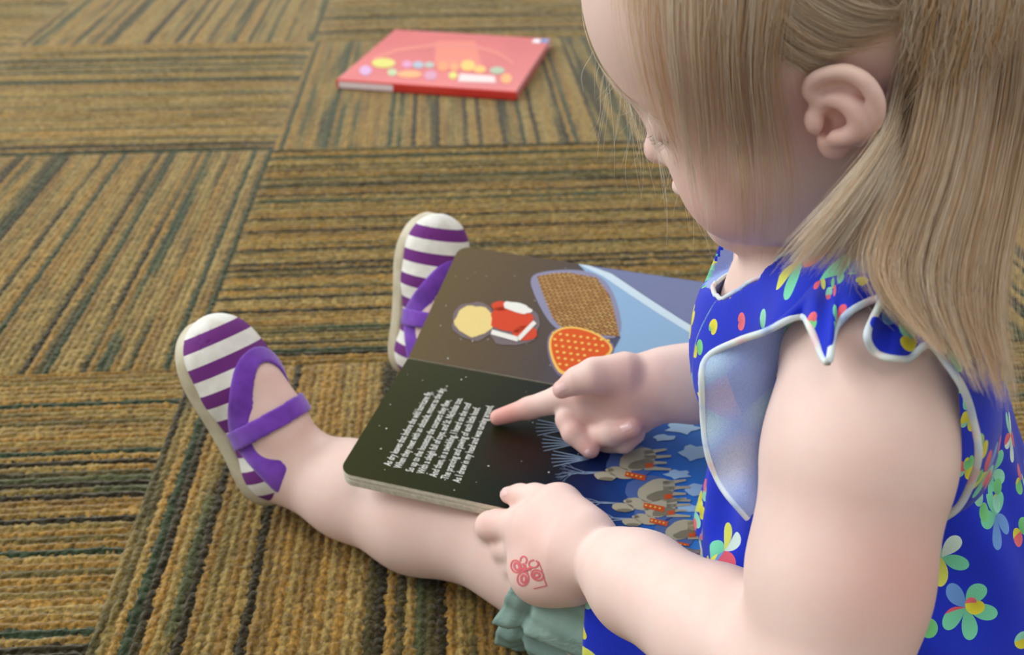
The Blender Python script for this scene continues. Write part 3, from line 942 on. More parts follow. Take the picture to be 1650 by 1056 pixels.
def blush_and_shade(X):
    b = np.zeros(len(X))
    for c, r, w in ((hd(.058, .036, -.026), .030, .55), (hd(.058, -.036, -.026), .030, .55), (EAR, .030, .34), (hd(.10, 0, -.012), .014, .25),
                    (P(1440, 930, .40), .035, .45), (P(1400, 850, .40), .030, .15), (KNEL + (0, -.02, .02), .03, .12), (HEELL, .035, .30), (P(430, 650, .76), .045, .34), (P(400, 720, .77), .04, .28),  # last two put the foot's tan and warm shading into the skin colour
                    (hp(800, 848, .64), .016, .35), (hp(815, 798, .636), .012, .25), (hp(880, 880, .59), .035, .28), (hp(1010, 630, .66), .035, .38),
                    (hp(810, 670, .70), .026, .70), (hp(950, 725, .676), .016, .60), (hp(1020, 690, .66), .018, .60), (hp(905, 628, .67), .022, .42), (hp(930, 690, .68), .02, .35)):
        d = np.linalg.norm(X - c, axis=1) / r
        b = np.maximum(b, w * np.clip(1.25 - d, 0, 1) ** 1.0 * np.exp(-d * d * .35))
    return np.clip(b, 0, 1)
add_attr(person, 'blush_and_shade', blush_and_shade(bv))
hl_ = (bv - HO) @ HAX.T / HS
line_ = hl_[:, 2] - (.060 - .55 * np.clip(.055 - hl_[:, 0], -.05, .065) * 1.4)
scalp = np.clip(line_ / .018, 0, 1) * (np.linalg.norm(bv - hd(0, 0, .03), axis=1) < .13)
ear_d = np.linalg.norm(bv - EAR, axis=1)
scalp *= np.clip((ear_d - .021) / .008, 0, 1)
add_attr(person, 'scalp', scalp)

def hit(px, py, ox=0.0):
    o = Vector((0, 0, CAM_H)); d = Vector(P(px, py, 1.0)) - o
    loc, nor, idx, dist = BVH.ray_cast(o, d.normalized())
    return (None, None) if loc is None else (np.array(loc), np.array(nor))
def hitz(px, py):
    p, n = hit(px, py)
    if p is None: return None
    return p[1] * CC - (p[2] - CAM_H) * SS

# ---- fingernails
nail_mat = plain('fingernail', srgb(238, 196, 190), .25, .5)
def nail(px, py, ang, ln, wd):
    """a nail patch laid on the finger: centre, pointing direction and size in photograph pixels"""
    ca, sa = math.cos(ang), math.sin(ang)
    n = 7
    V, ok = [], True
    for i in range(n):
        for j in range(n):
            a, b = (i / (n - 1) - .5) * 2, (j / (n - 1) - .5) * 2
            r = math.sqrt(max(0, 1 - .35 * b * b)) if a > 0 else math.sqrt(max(0, 1 - .12 * b * b))
            x, y = a * ln * .5 * r, b * wd * .5
            p, nn = hit(px + x * ca - y * sa, py + x * sa + y * ca)
            if p is None: return
            V.append(p + nn * (.00045 - .0003 * max(abs(a), abs(b)) ** 4))
    idx = np.arange(n * n).reshape(n, n)
    q = np.stack([idx[:-1, :-1], idx[1:, :-1], idx[1:, 1:], idx[:-1, 1:]], -1).reshape(-1, 4)
    mesh_obj('fingernail', V, q, nail_mat, person)
nail(903, 626, math.radians(152), 20, 13)
nail(1009, 688, math.radians(-25), 19, 13)
nail(948, 730, math.radians(55), 12, 9)
nail(812, 795, math.radians(160), 12, 11)

# ---- red flower stamp on the back of the left hand
stamp_mat = NM('red_stamp_ink'); stamp_mat.b.inputs['Base Color'].default_value = srgb(218, 104, 110); stamp_mat.set(Roughness=.6)
def stamp_ring(cx, cy, rx, ry, a0=0, a1=360, n=22, rot=0):
    out = []
    for i in range(n + 1):
        a = math.radians(a0 + (a1 - a0) * i / n)
        x, y = rx * math.cos(a), ry * math.sin(a)
        r_ = math.radians(rot)
        out.append((cx + x * math.cos(r_) - y * math.sin(r_), cy + x * math.sin(r_) + y * math.cos(r_)))
    return out
def stamp_line(polys, w):
    V, Fc = [], []
    for pts in polys:
        pr = []
        for i in range(len(pts)):
            a = np.array(pts[max(i - 1, 0)]); b = np.array(pts[min(i + 1, len(pts) - 1)])
            d = (b - a) / max(np.linalg.norm(b - a), 1e-6); n_ = np.array([-d[1], d[0]]) * w / 2
            row = []
            for sgn in (-1, 1):
                p, nn = hit(pts[i][0] + n_[0] * sgn, pts[i][1] + n_[1] * sgn)
                if p is None: break
                row.append(p + nn * .00028)
            if len(row) == 2: pr.append(row)
        b0 = len(V)
        for r_ in pr: V += r_
        for i in range(len(pr) - 1): Fc.append((b0 + 2 * i, b0 + 2 * i + 1, b0 + 2 * i + 3, b0 + 2 * i + 2))
    return V, Fc
pet = [stamp_ring(832, 913, 8, 10, rot=-20), stamp_ring(844, 903, 5, 6, 160, 420), stamp_ring(860, 909, 7.5, 6, -60, 280), stamp_ring(866, 927, 10, 8, rot=25), stamp_ring(843, 933, 9, 11, rot=10)]
V, Fc = stamp_line(pet, 2.4)
V2, F2 = stamp_line([stamp_ring(833, 913, 4, 6, rot=-20, n=14), stamp_ring(844, 933, 4, 6, n=14), stamp_ring(865, 927, 5, 4, n=14), [(843, 908), (849, 922)], [(838, 916), (856, 918)], [(846, 910), (850, 926)], [(841, 921), (858, 914)]], 3.4)
V3, F3 = stamp_line([[(868, 905), (873, 918), (877, 932), (881, 944)], [(881, 944), (872, 946), (860, 949)]], 1.6)
for A, B_ in ((V2, F2), (V3, F3)):
    o_ = len(V); V = V + A; Fc = Fc + [tuple(i + o_ for i in f) for f in B_]
mesh_obj('hand_stamp', V, Fc, stamp_mat.m, person)['label'] = 'faint red flower ink stamp on the back of the hand'
# ================================================================== clothes
def flower_material(name, base, dark=False, scale=34.0):
    m = NM(name)
    at = m.n('ShaderNodeAttribute', attribute_name='puv')
    tc = m.n('ShaderNodeTexCoord')
    col = None
    nz = m.n('ShaderNodeTexNoise', i_Scale=60.0, i_Detail=3.0); m.l(at.outputs['Vector'], nz.inputs['Vector'])
    col = m.mix(nz.outputs[0], base, tuple(c * .72 for c in base[:3]) + (1,))
    def layer(col, sc, off, petals, size, pal, keep, sharp=.45):
        ad = m.n('ShaderNodeVectorMath', operation='ADD'); m.l(at.outputs['Vector'], ad.inputs[0]); ad.inputs[1].default_value = off
        vo = m.n('ShaderNodeTexVoronoi', voronoi_dimensions='2D', i_Scale=sc, i_Randomness=.75); m.l(ad.outputs[0], vo.inputs['Vector'])
        sc_ = m.n('ShaderNodeVectorMath', operation='SCALE'); m.l(ad.outputs[0], sc_.inputs[0]); sc_.inputs['Scale'].default_value = 1.0
        lv = m.n('ShaderNodeVectorMath', operation='SUBTRACT'); m.l(sc_.outputs[0], lv.inputs[0]); m.l(vo.outputs['Position'], lv.inputs[1])
        sp = m.n('ShaderNodeSeparateXYZ'); m.l(lv.outputs[0], sp.inputs[0])
        rnd = m.n('ShaderNodeSeparateColor'); m.l(vo.outputs['Color'], rnd.inputs[0])
        ang = m.math('ADD', m.math('ARCTAN2', sp.outputs[1], sp.outputs[0]), m.math('MULTIPLY', rnd.outputs[0], 6.28))
        r = m.math('POWER', m.math('ADD', m.math('POWER', sp.outputs[0], 2.0), m.math('POWER', sp.outputs[1], 2.0)), .5)
        pet = m.math('ABSOLUTE', m.math('COSINE', m.math('MULTIPLY', ang, petals / 2.0)))
        R = m.math('MULTIPLY', m.math('ADD', m.math('MULTIPLY', m.math('POWER', pet, sharp), .9), .1), size)
        inside = m.math('MULTIPLY', m.math('LESS_THAN', r, R), m.math('LESS_THAN', rnd.outputs[1], keep))
        # each petal its own tint
        pid = m.math('FLOOR', m.math('ADD', m.math('MULTIPLY', ang, petals / 6.283), .5))
        wn = m.n('ShaderNodeTexWhiteNoise', noise_dimensions='1D'); m.l(m.math('ADD', m.math('MULTIPLY', pid, .31), rnd.outputs[2]), wn.inputs['W'])
        pc = m.ramp(wn.outputs[0], pal, 'CONSTANT')
        shade = m.n('ShaderNodeMapRange', i_1=0.0, i_2=size, i_3=.75, i_4=1.05); m.l(r, shade.inputs[0])
        c2 = m.n('ShaderNodeVectorMath', operation='SCALE'); m.l(pc, c2.inputs[0]); m.l(shade.outputs[0], c2.inputs['Scale'])
        return m.mix(inside, col, c2.outputs[0])
    pal1 = [(0, srgb(120, 214, 170)), (.28, srgb(150, 226, 190)), (.45, srgb(220, 224, 96)), (.62, srgb(232, 96, 112)), (.74, srgb(110, 160, 226)), (.88, srgb(214, 236, 222))]
    pal2 = [(0, srgb(226, 216, 60)), (.4, srgb(120, 206, 130)), (.65, srgb(236, 110, 120)), (.85, srgb(150, 220, 190))]
    col = layer(col, 27.0, (.013, .021, 0), 5, .0135, pal1, .72, .6)
    col = layer(col, 42.0, (.31, .17, 0), 2, .0080, pal2, .42, 1.1)
    col = layer(col, 55.0, (.71, .53, 0), 1, .0055, pal2, .30, 1.0)
    m.l(col, m.b.inputs['Base Color'])
    m.set(Roughness=.85)
    m.b.inputs['Specular IOR Level'].default_value = .2
    m.b.inputs['Sheen Weight'].default_value = .15
    wv = m.n('ShaderNodeTexNoise', i_Scale=900.0, i_Detail=1.0); m.l(tc.outputs['Object'], wv.inputs['Vector'])
    m.bump(wv.outputs[0], .25, .0006)
    return m.m
PRINT = flower_material('blue_flower_jersey', srgb(28, 52, 206))
def reverse_material():
    m = NM('jersey_reverse')
    at = m.n('ShaderNodeAttribute', attribute_name='puv'); tc = m.n('ShaderNodeTexCoord')
    vo = m.n('ShaderNodeTexVoronoi', voronoi_dimensions='2D', i_Scale=34.0); m.l(at.outputs['Vector'], vo.inputs['Vector'])
    hs = m.n('ShaderNodeSeparateColor'); m.l(vo.outputs['Color'], hs.inputs[0])
    c = m.ramp(hs.outputs[0], [(0, srgb(150, 168, 222)), (.45, srgb(164, 180, 226)), (.62, srgb(190, 220, 214)), (.80, srgb(206, 216, 204)), (.93, srgb(206, 188, 214))])
    w = m.n('ShaderNodeMapRange', i_1=.15, i_2=.55, i_3=.75, i_4=0.0); m.l(vo.outputs['Distance'], w.inputs[0])
    col = m.mix(m.math('MULTIPLY', w.outputs[0], .8), srgb(152, 170, 222), c)
    ck = m.n('ShaderNodeTexNoise', i_Scale=1900.0, i_Detail=1.0); m.l(tc.outputs['Object'], ck.inputs['Vector'])
    col = m.mix(m.math('MULTIPLY', m.math('GREATER_THAN', ck.outputs[0], .56), .26), col, srgb(104, 124, 190))
    m.l(col, m.b.inputs['Base Color']); m.set(Roughness=.9)
    m.b.inputs['Specular IOR Level'].default_value = .15
    m.bump(ck.outputs[0], .3, .0005)
    return m.m
REVERSE = reverse_material()
def hem_material():
    m = NM('rolled_hem')
    at = m.n('ShaderNodeAttribute', attribute_name='puv')
    vo = m.n('ShaderNodeTexNoise', i_Scale=55.0, i_Detail=2.0); m.l(at.outputs['Vector'], vo.inputs['Vector'])
    m.l(m.ramp(vo.outputs[0], [(.30, srgb(150, 176, 226)), (.42, srgb(206, 220, 232)), (.55, srgb(222, 230, 222)), (.66, srgb(236, 200, 206)), (.72, srgb(204, 226, 206))]), m.b.inputs['Base Color'])
    m.set(Roughness=.9)
    return m.m
HEM = hem_material()

def set_puv(o, arr):
    a = o.data.attributes.new('puv', 'FLOAT_VECTOR', 'POINT')
    arr = np.asarray(arr, dtype=np.float32)
    if arr.shape[1] == 2: arr = np.concatenate([arr, np.zeros((len(arr), 1), np.float32)], 1)
    a.data.foreach_set('vector', np.ascontiguousarray(arr).ravel())

CHEST = np.array([.185, .457, .220])
LAP0 = HIPL + (0, 0, .006); LAP1 = HIPL * .42 + KNEL * .58 + (0, 0, .004)
class Scoop:
    """lowers the front of the neckline"""
    def __init__(s):
        s.h = Half(P(1157, 458, .55), (.6, -.5, -1)); s.b = Ell(np.array([.122, .478, .280]), .050)
        s.c, s.R = s.b.c, .05
    def __call__(s, X): return np.maximum(s.h(X), s.b(X))
NPL = Scoop()
NK = [np.array([.148, .468, .235]), np.array([.146, .464, .40])]
dress_shape = [
    ('+', Ell(PEL, (.096, .110, .093)), 0),
    ('+', Cap(PEL + (0, 0, .02), CHEST, .086, .078), .04),
    ('+', Ell(np.array([.166, .470, .238]), (.058, .080, .042)), .03),
    ('+', Cap(SHL + nrm(SHR - SHL) * .022, SHR, .0395, .035), .03),
]
lap_shape = [('+', Cap(LAP0, LAP1, .066, .056), 0), ('-', SLAB_TALL, .006)]
def dress_post(X, d):
    f = np.clip((.24 - X[:, 2]) / .08, 0, 1)
    a = np.arctan2(X[:, 1] - .457, X[:, 0] - .20)
    d = d + f * (.0022 * np.sin(a * 13 + X[:, 2] * 40) + .0014 * np.sin(X[:, 2] * 95 + a * 5))
    d = d - .0012
    d = smax(d, -SLAB_THIN(X), .002)
    for cut, k in CUTS:
        d = smax(d, -cut(X), k)
    d = smax(d, .004 - X[:, 2], .001)
    d = smax(d, LAPCUT(X), .001)
    return d
CUTS = [(Cap(NK[0], NK[1], .036, .050), .001), (NPL, .001), (Cap(SHL + nrm(ELBL - SHL) * .008, ELBL, .0405, .040), .001), (Cap(SHR + nrm(ELBR - SHR) * .01, ELBR, .039, .039), .001)]
LAPCUT = Half(P(940, 1010, .57), (-1, .12, 0))
DRESS = Field([(dress_shape, 0), (lap_shape, .012)], dress_post)
_prep = DRESS.prep
def dprep(C, rad):
    _prep(C, rad + .02)
DRESS.prep = dprep
dv, dq = surface_nets(DRESS, (.0, .25, 0), (.36, .66, .36), .0017)
dv = smooth_mesh(dv, dq, 2)
dress = mesh_obj('dress', dv, dq, PRINT, person)
dress['label'] = 'royal blue jersey dress with green, pink and yellow flowers'
ang_ = np.arctan2(dv[:, 1] - .457, dv[:, 0] - .205)
top_ = np.clip((.13 - dv[:, 2]) / .03, 0, 1) * (dv[:, 0] < .17)
set_puv(dress, np.stack([ang_ * .09 + .5, dv[:, 2] + top_ * 0 + .02 * dv[:, 0] * 0], 1))
# lining colour on the inner faces: the inside of the dress is the pale reverse of the print
shape_only = Field([(dress_shape, 0), (lap_shape, .012)])
dress.data.materials.append(REVERSE)
fc = dv[dq].mean(1)
dress.data.polygons.foreach_set('material_index', (((np.abs(CUTS[0][0](fc)) < .0025) | (np.abs(NPL(fc)) < .0025)) & (shape_only(fc) < -.0008)).astype(np.int32))

def catmull(pts, n):
    pts = np.asarray(pts, float)
    p = np.concatenate([[2 * pts[0] - pts[1]], pts, [2 * pts[-1] - pts[-2]]])
    t = np.linspace(0, len(pts) - 1 - 1e-9, n)
    i = t.astype(int); f = (t - i)[:, None]
    a, b, c, d = p[i], p[i + 1], p[i + 2], p[i + 3]
    return .5 * (2 * b + (c - a) * f + (2 * a - 5 * b + 4 * c - d) * f ** 2 + (3 * b - a - 3 * c + d) * f ** 3)

def tube(name, pts, r, mat, parent, seg=8, puv=True):
    pts = np.asarray(pts)
    T = np.gradient(pts, axis=0); T /= np.linalg.norm(T, axis=1)[:, None] + 1e-12
    ref = np.array([.3, .2, .93])
    A = np.cross(T, ref); A /= np.linalg.norm(A, axis=1)[:, None]; Bn = np.cross(T, A)
    r = np.broadcast_to(r, (len(pts),))
    V = np.concatenate([pts[:, None] + r[:, None, None] * (np.cos(a) * A + np.sin(a) * Bn)[:, None] for a in np.linspace(0, 2 * math.pi, seg, endpoint=False)], 1)
    n = len(pts); idx = np.arange(n * seg).reshape(n, seg)
    q = np.stack([idx[:-1], idx[1:], np.roll(idx, -1, 1)[1:], np.roll(idx, -1, 1)[:-1]], -1).reshape(-1, 4)
    o = mesh_obj(name, V.reshape(-1, 3), q, mat, parent)
    if puv:
        s = np.concatenate([[0], np.cumsum(np.linalg.norm(np.diff(pts, axis=0), axis=1))])
        set_puv(o, np.stack([np.repeat(s, seg), np.tile(np.arange(seg) * .0008, n)], 1))
    return o

EDGE = [(1205, 835, .452), (1160, 780, .455), (1138, 720, .455), (1132, 640, .452), (1138, 578, .447), (1190, 549, .437), (1240, 532, .428), (1290, 510, .420),
        (1306, 530, .408), (1333, 584, .394), (1346, 530, .403), (1378, 497, .404), (1420, 480, .399), (1408, 512, .394), (1397, 545, .392), (1420, 574, .392),
        (1462, 578, .392), (1497, 556, .394), (1530, 592, .394), (1565, 660, .400), (1575, 740, .412), (1550, 810, .430), (1500, 848, .448)]
SEAM = [(1240, 800, .457), (1238, 740, .457), (1240, 680, .455), (1246, 620, .452), (1258, 570, .447), (1270, 530, .443), (1285, 495, .440), (1302, 470, .436),
        (1318, 456, .432), (1338, 449, .430), (1352, 446, .428), (1375, 442, .426), (1400, 442, .424), (1422, 445, .422), (1442, 450, .420), (1465, 460, .418),
        (1492, 475, .417), (1522, 492, .417), (1560, 522, .420), (1600, 590, .430), (1612, 690, .440), (1585, 790, .450), (1520, 832, .462)]
def ruffle(edge, seam, name):
    nU, nV = 220, 14
    E3 = catmull([P(*e) for e in edge], nU); S3 = catmull([P(*e) for e in seam], nU)
    V0, V1, uv = [], [], []
    sarc = np.concatenate([[0], np.cumsum(np.linalg.norm(np.diff(E3, axis=0), axis=1))])
    rows = []
    for j in range(nV):
        t = j / (nV - 1)
        mid = S3 * (1 - t) + E3 * t
        # let the cloth puff up a little between seam and edge
        up = nrm(np.array([-.25, -.75, .6]))
        mid = mid + up * (.006 * math.sin(math.pi * t)) * np.linspace(1, 1, nU)[:, None]
        wob = t * (.0016 * np.sin(np.arange(nU) * .42) + .0022 * np.sin(np.arange(nU) * .21 + 1) * (np.arange(nU) < 70))
        rows.append(mid + up * wob[:, None])
    G3 = np.stack(rows, 1)                                   # nU, nV, 3
    du = np.gradient(G3, axis=0); dvv = np.gradient(G3, axis=1)
    N3 = np.cross(du, dvv); N3 /= np.linalg.norm(N3, axis=2)[..., None] + 1e-12
    th = .0007
    A = (G3 + N3 * th).reshape(-1, 3); B_ = (G3 - N3 * th).reshape(-1, 3)
    idx = np.arange(nU * nV).reshape(nU, nV)
    q = np.stack([idx[:-1, :-1], idx[1:, :-1], idx[1:, 1:], idx[:-1, 1:]], -1).reshape(-1, 4)
    q2 = q[:, ::-1] + nU * nV
    rim = np.stack([idx[:-1, -1], idx[1:, -1], idx[1:, -1] + nU * nV, idx[:-1, -1] + nU * nV], -1)
    o = mesh_obj(name, np.concatenate([A, B_]), np.concatenate([q, q2, rim]), REVERSE, dress)
    o.data.materials.append(PRINT)
    mi = np.zeros(len(o.data.polygons), np.int32); mi[len(q):] = 1
    o.data.polygons.foreach_set('material_index', mi)
    w = np.linalg.norm(E3 - S3, axis=1)
    U = np.repeat(sarc, nV); W = (np.linspace(0, 1, nV)[None] * w[:, None]).ravel()
    uv = np.stack([U, W], 1)
    set_puv(o, np.concatenate([uv, uv + .37]))
    E_ = G3[:, -1]
    tube('ruffle_hem', E_, .0016, HEM, dress)
    return o
rf = ruffle(EDGE, SEAM, 'sleeve_ruffle')
# far sleeve ruffle, mostly hidden behind the head
c0 = SHR
def ringpts(r, off, n=16, amp=0.0):
    ax = nrm(ELBR - SHR); u = nrm(np.cross(ax, (0, 0, 1))); w = np.cross(ax, u)
    return [c0 + ax * (off + amp * (i % 2)) + r * (math.cos(a) * u + math.sin(a) * w) for i, a in enumerate(np.linspace(0, 2 * math.pi, n))]
def ruffle_ring(name):
    S3 = catmull(ringpts(.037, -.004), 90); E3 = catmull(ringpts(.052, .022, amp=.008), 90)
    G3 = np.stack([S3 * (1 - t) + E3 * t for t in np.linspace(0, 1, 6)], 1)
    idx = np.arange(90 * 6).reshape(90, 6)
    q = np.stack([idx[:-1, :-1], idx[1:, :-1], idx[1:, 1:], idx[:-1, 1:]], -1).reshape(-1, 4)
    o = mesh_obj(name, G3.reshape(-1, 3), q, PRINT, dress)
    set_puv(o, np.stack([np.repeat(np.arange(90) * .003, 6), np.tile(np.arange(6) * .005, 90)], 1))
    md = o.modifiers.new('thickness', 'SOLIDIFY'); md.thickness = .0014
ruffle_ring('sleeve_ruffle')
# neckline binding
ringn = []
for a in np.linspace(0, 2 * math.pi, 73):
    dr = np.array([math.cos(a), math.sin(a), 0]); lo_, hi_ = .2, .34
    # the neck opening is where the dress surface meets the neck cut: walk up the cut's wall
    best = None
    zs = np.linspace(.22, .335, 70)
    ax_t = (zs - NK[0][2]) / (NK[1][2] - NK[0][2])
    cen = NK[0][None] + ax_t[:, None] * (NK[1] - NK[0])[None]
    pts = cen + (.036 + .014 * np.clip(ax_t, 0, 1))[:, None] * dr
    s_ = shape_only(pts)
    s_ = np.maximum(s_, -NPL(pts))
    k = np.argmax(s_ > 0) if (s_ > 0).any() else len(zs) - 1
    ringn.append(pts[k])
ringn = np.array(ringn); ringn[-1] = ringn[0]
tube('neckline_binding', ringn, .0013, HEM, dress, 8)

# ---- sage green shorts: gathered cuff on the near thigh
def shorts_material():
    m = NM('sage_cotton')
    tc = m.n('ShaderNodeTexCoord')
    nz = m.n('ShaderNodeTexNoise', i_Scale=30.0, i_Detail=3.0); m.l(tc.outputs['Object'], nz.inputs['Vector'])
    m.l(m.ramp(nz.outputs[0], [(.3, srgb(112, 138, 128)), (.7, srgb(140, 164, 152))]), m.b.inputs['Base Color'])
    m.set(Roughness=.85)
    m.b.inputs['Specular IOR Level'].default_value = .2
    n2 = m.n('ShaderNodeTexNoise', i_Scale=55.0, i_Detail=4.0, i_Distortion=.8); m.l(tc.outputs['Object'], n2.inputs['Vector'])
    m.bump(n2.outputs[0], .55, .004)
    return m.m
SAGE = shorts_material()
def shorts_leg(hip, knee, t0, t1, r0, r1, skew, seed, name, parent):
    ax = nrm(knee - hip); Lg = np.linalg.norm(knee - hip)
    u = nrm(np.cross(ax, (0, 0, 1))); w = np.cross(u, ax)      # u sideways, w up
    if u[1] > 0: u = -u                                         # u towards the camera
    rr = np.random.default_rng(seed); ph = rr.uniform(0, 6.28, 4)
    n, mth = 160, 34
    A = np.linspace(0, 2 * math.pi, mth * 4, endpoint=False)
    V, UV = [], []
    for j in range(n // 4):
        s = j / (n // 4 - 1)
        t = t0 + (t1 - t0) * s
        r = r0 + (r1 - r0) * s ** 1.5
        fl = .0012 + .0062 * s ** 1.2
        pinch = 1 - .09 * math.exp(-((s - .84) / .035) ** 2)    # stitched casing
        rad = (r + fl * (np.sin(A * 13 + ph[0] + 1.3 * s) * .55 + .35 * np.sin(A * 21 + ph[1] - 2 * s) + .45 * np.sin(A * 6 + ph[2]))) * pinch
        c = hip + ax * Lg * t
        fwd = ax[None] * (skew * s * (-np.sin(A)))[:, None]      # lower side reaches further down the leg
        ring = c + fwd + rad[:, None] * (np.cos(A)[:, None] * u + np.sin(A)[:, None] * w)
        ring[:, 2] = np.maximum(ring[:, 2], .004 + .002 * np.sin(A * 9))
        for w_, n_ in ((BWN, BNN), (BWF, BNF)):              # the cloth gives way to the book lying on it
            q_ = ring - BG; z_ = q_ @ n_; ins = (q_ @ BH > -.01) & (q_ @ BH < BL + .004) & (q_ @ w_ > -.015) & (q_ @ w_ < BW + .05)
            ring = ring - n_[None] * np.where(ins, np.maximum(z_ + .0165, 0), 0)[:, None]
        V.append(ring)
    V = np.array(V); R_, C_ = V.shape[:2]
    idx = np.arange(R_ * C_).reshape(R_, C_)
    q = np.stack([idx[:-1], np.roll(idx, -1, 1)[:-1], np.roll(idx, -1, 1)[1:], idx[1:]], -1).reshape(-1, 4)
    o = mesh_obj(name, V.reshape(-1, 3), q, SAGE, parent)
    md = o.modifiers.new('thickness', 'SOLIDIFY'); md.thickness = .0016
    return o
shorts = shorts_leg(HIPL, KNEL, .25, .74, .056, .060, .022, 4, 'shorts', person)
shorts['label'] = 'sage green cotton shorts with gathered cuff'
shorts_leg(HIPR, KNER, .25, .55, .055, .050, .0, 9, 'shorts_leg', shorts)

# ---- purple and white striped mary jane shoes
def canvas_material():
    m = NM('striped_canvas')
    tc = m.n('ShaderNodeTexCoord'); sp = m.n('ShaderNodeSeparateXYZ'); m.l(tc.outputs['Object'], sp.inputs[0])
    s = m.math('FRACT', m.math('MULTIPLY', m.math('ADD', sp.outputs[0], .0035), 1 / .0215))
    st = m.math('LESS_THAN', s, .48)
    nz = m.n('ShaderNodeTexNoise', i_Scale=70.0, i_Detail=3.0); m.l(tc.outputs['Object'], nz.inputs['Vector'])
    wht = m.ramp(nz.outputs[0], [(.3, srgb(206, 202, 190)), (.7, srgb(232, 230, 222))])
    m.l(m.mix(st, wht, srgb(104, 34, 116)), m.b.inputs['Base Color'])
    m.set(Roughness=.9)
    wv = m.n('ShaderNodeTexNoise', i_Scale=1200.0); m.l(tc.outputs['Object'], wv.inputs['Vector'])
    m.bump(wv.outputs[0], .25, .0005)
    return m.m
CANVAS = canvas_material()
PURPLE = NM('purple_velvet_trim')
_tc = PURPLE.n('ShaderNodeTexCoord'); _nz = PURPLE.n('ShaderNodeTexNoise', i_Scale=90.0, i_Detail=3.0); PURPLE.l(_tc.outputs['Object'], _nz.inputs['Vector'])
PURPLE.l(PURPLE.ramp(_nz.outputs[0], [(.3, srgb(98, 42, 158)), (.7, srgb(122, 62, 184))]), PURPLE.b.inputs['Base Color'])
PURPLE.set(Roughness=.9); PURPLE.b.inputs['Sheen Weight'].default_value = .4
RUBBER = NM('cream_rubber')
_tc = RUBBER.n('ShaderNodeTexCoord'); _nz = RUBBER.n('ShaderNodeTexNoise', i_Scale=40.0, i_Detail=4.0); RUBBER.l(_tc.outputs['Object'], _nz.inputs['Vector'])
RUBBER.l(RUBBER.ramp(_nz.outputs[0], [(.3, srgb(172, 160, 130)), (.7, srgb(206, 198, 174))]), RUBBER.b.inputs['Base Color']); RUBBER.set(Roughness=.6)

SX = np.array([-.0090, -.0075, -.002, .008, .022, .045, .070, .095, .112, .126, .136, .1425, .1450])
SW = np.array([.0, .0085, .0165, .0230, .0262, .0262, .0285, .0320, .0318, .0275, .0205, .0105, .0])
def sole_ring(inset, z):
    xs = SX
    up = [(x, max(w - inset, .0) if 0 < i < len(SX) - 1 else 0.0) for i, (x, w) in enumerate(zip(xs, SW))]
    cx = .068; sc = 1 - inset / .077
    pts = [((x - cx) * sc + cx, w) for x, w in up] + [((x - cx) * sc + cx, -w) for x, w in up[-2:0:-1]]
    p = catmull(np.array(pts + [pts[0]]), 97)[:-1]
    return np.c_[p, np.full(96, z)]
def build_sole():
    prof = [(.010, -.0085), (.0015, -.0085), (.0002, -.0075), (.0, -.004), (.0, .002), (.0006, .0048), (.0022, .0055), (.006, .0045)]
    R_ = np.array([sole_ring(i, z) for i, z in prof])
    n = R_.shape[1]; V = R_.reshape(-1, 3)
    idx = np.arange(len(prof) * n).reshape(len(prof), n)
    faces = [list(map(int, f)) for f in np.stack([idx[:-1], np.roll(idx, -1, 1)[:-1], np.roll(idx, -1, 1)[1:], idx[1:]], -1).reshape(-1, 4)]
    faces = [f[::-1] for f in faces]
    faces.append([int(i) for i in idx[0]]); faces.append([int(i) for i in idx[-1]][::-1])
    return V, faces
Z3 = np.eye(3)
shoe_vol = [('+', Ell((.020, 0, .018), (.0265, .0258, .036)), 0),
            ('+', Cap((.026, 0, .020), (.085, 0, .019), .0262, .0275), .012),
            ('+', Ell((.100, 0, .012), (.0425, .0305, .0270)), .015),
            ('+', Ell((.116, 0, .010), (.0265, .0275, .0200)), .012)]
opening = [('+', Ell((.056, 0, .048), (.043, .0235, .040)), 0), ('+', Ell((.026, 0, .060), (.030, .0215, .042)), .01)]
SV, OP = Field([(shoe_vol, 0)]), Field([(opening, 0)])
class Fn:
    def __init__(s, f): s.f = f
    def prep(s, C, r): pass
    def __call__(s, X, bi=None): return s.f(X)
def f_upper(X): return smax(smax(np.abs(SV(X)) - .0010, -OP(X), .0006), .001 - X[:, 2], .0005)
def f_trim(X):
    o = OP(X)
    return smax(smax(smax(np.abs(SV(X) - .0006) - .0014, -(o + .0008), .0006), o - .0130, .0008), .002 - X[:, 2], .0005)
ftv = Field([(foot(np.zeros(3), Z3, FTL @ (ANKL - HEELL)), 0)])
def f_strap(X):
    d = smin(SV(X), ftv(X) - .0010, .008)
    return smax(smax(np.abs(d - .0012) - .0012, np.abs(X[:, 0] - .12 * X[:, 2] - .052) - .0076, .0008), .010 - X[:, 2], .0008)
LO, HI = (-.02, -.045, -.004), (.155, .045, .075)
uv_, uq = surface_nets(Fn(f_upper), LO, HI, .00125); uv_ = smooth_mesh(uv_, uq, 2)
tv_, tq = surface_nets(Fn(f_trim), LO, HI, .00125); tv_ = smooth_mesh(tv_, tq, 2)
sv_, sq = surface_nets(Fn(f_strap), LO, HI, .00125); sv_ = smooth_mesh(sv_, sq, 2)
svx, sfx = build_sole()
first_shoe = None
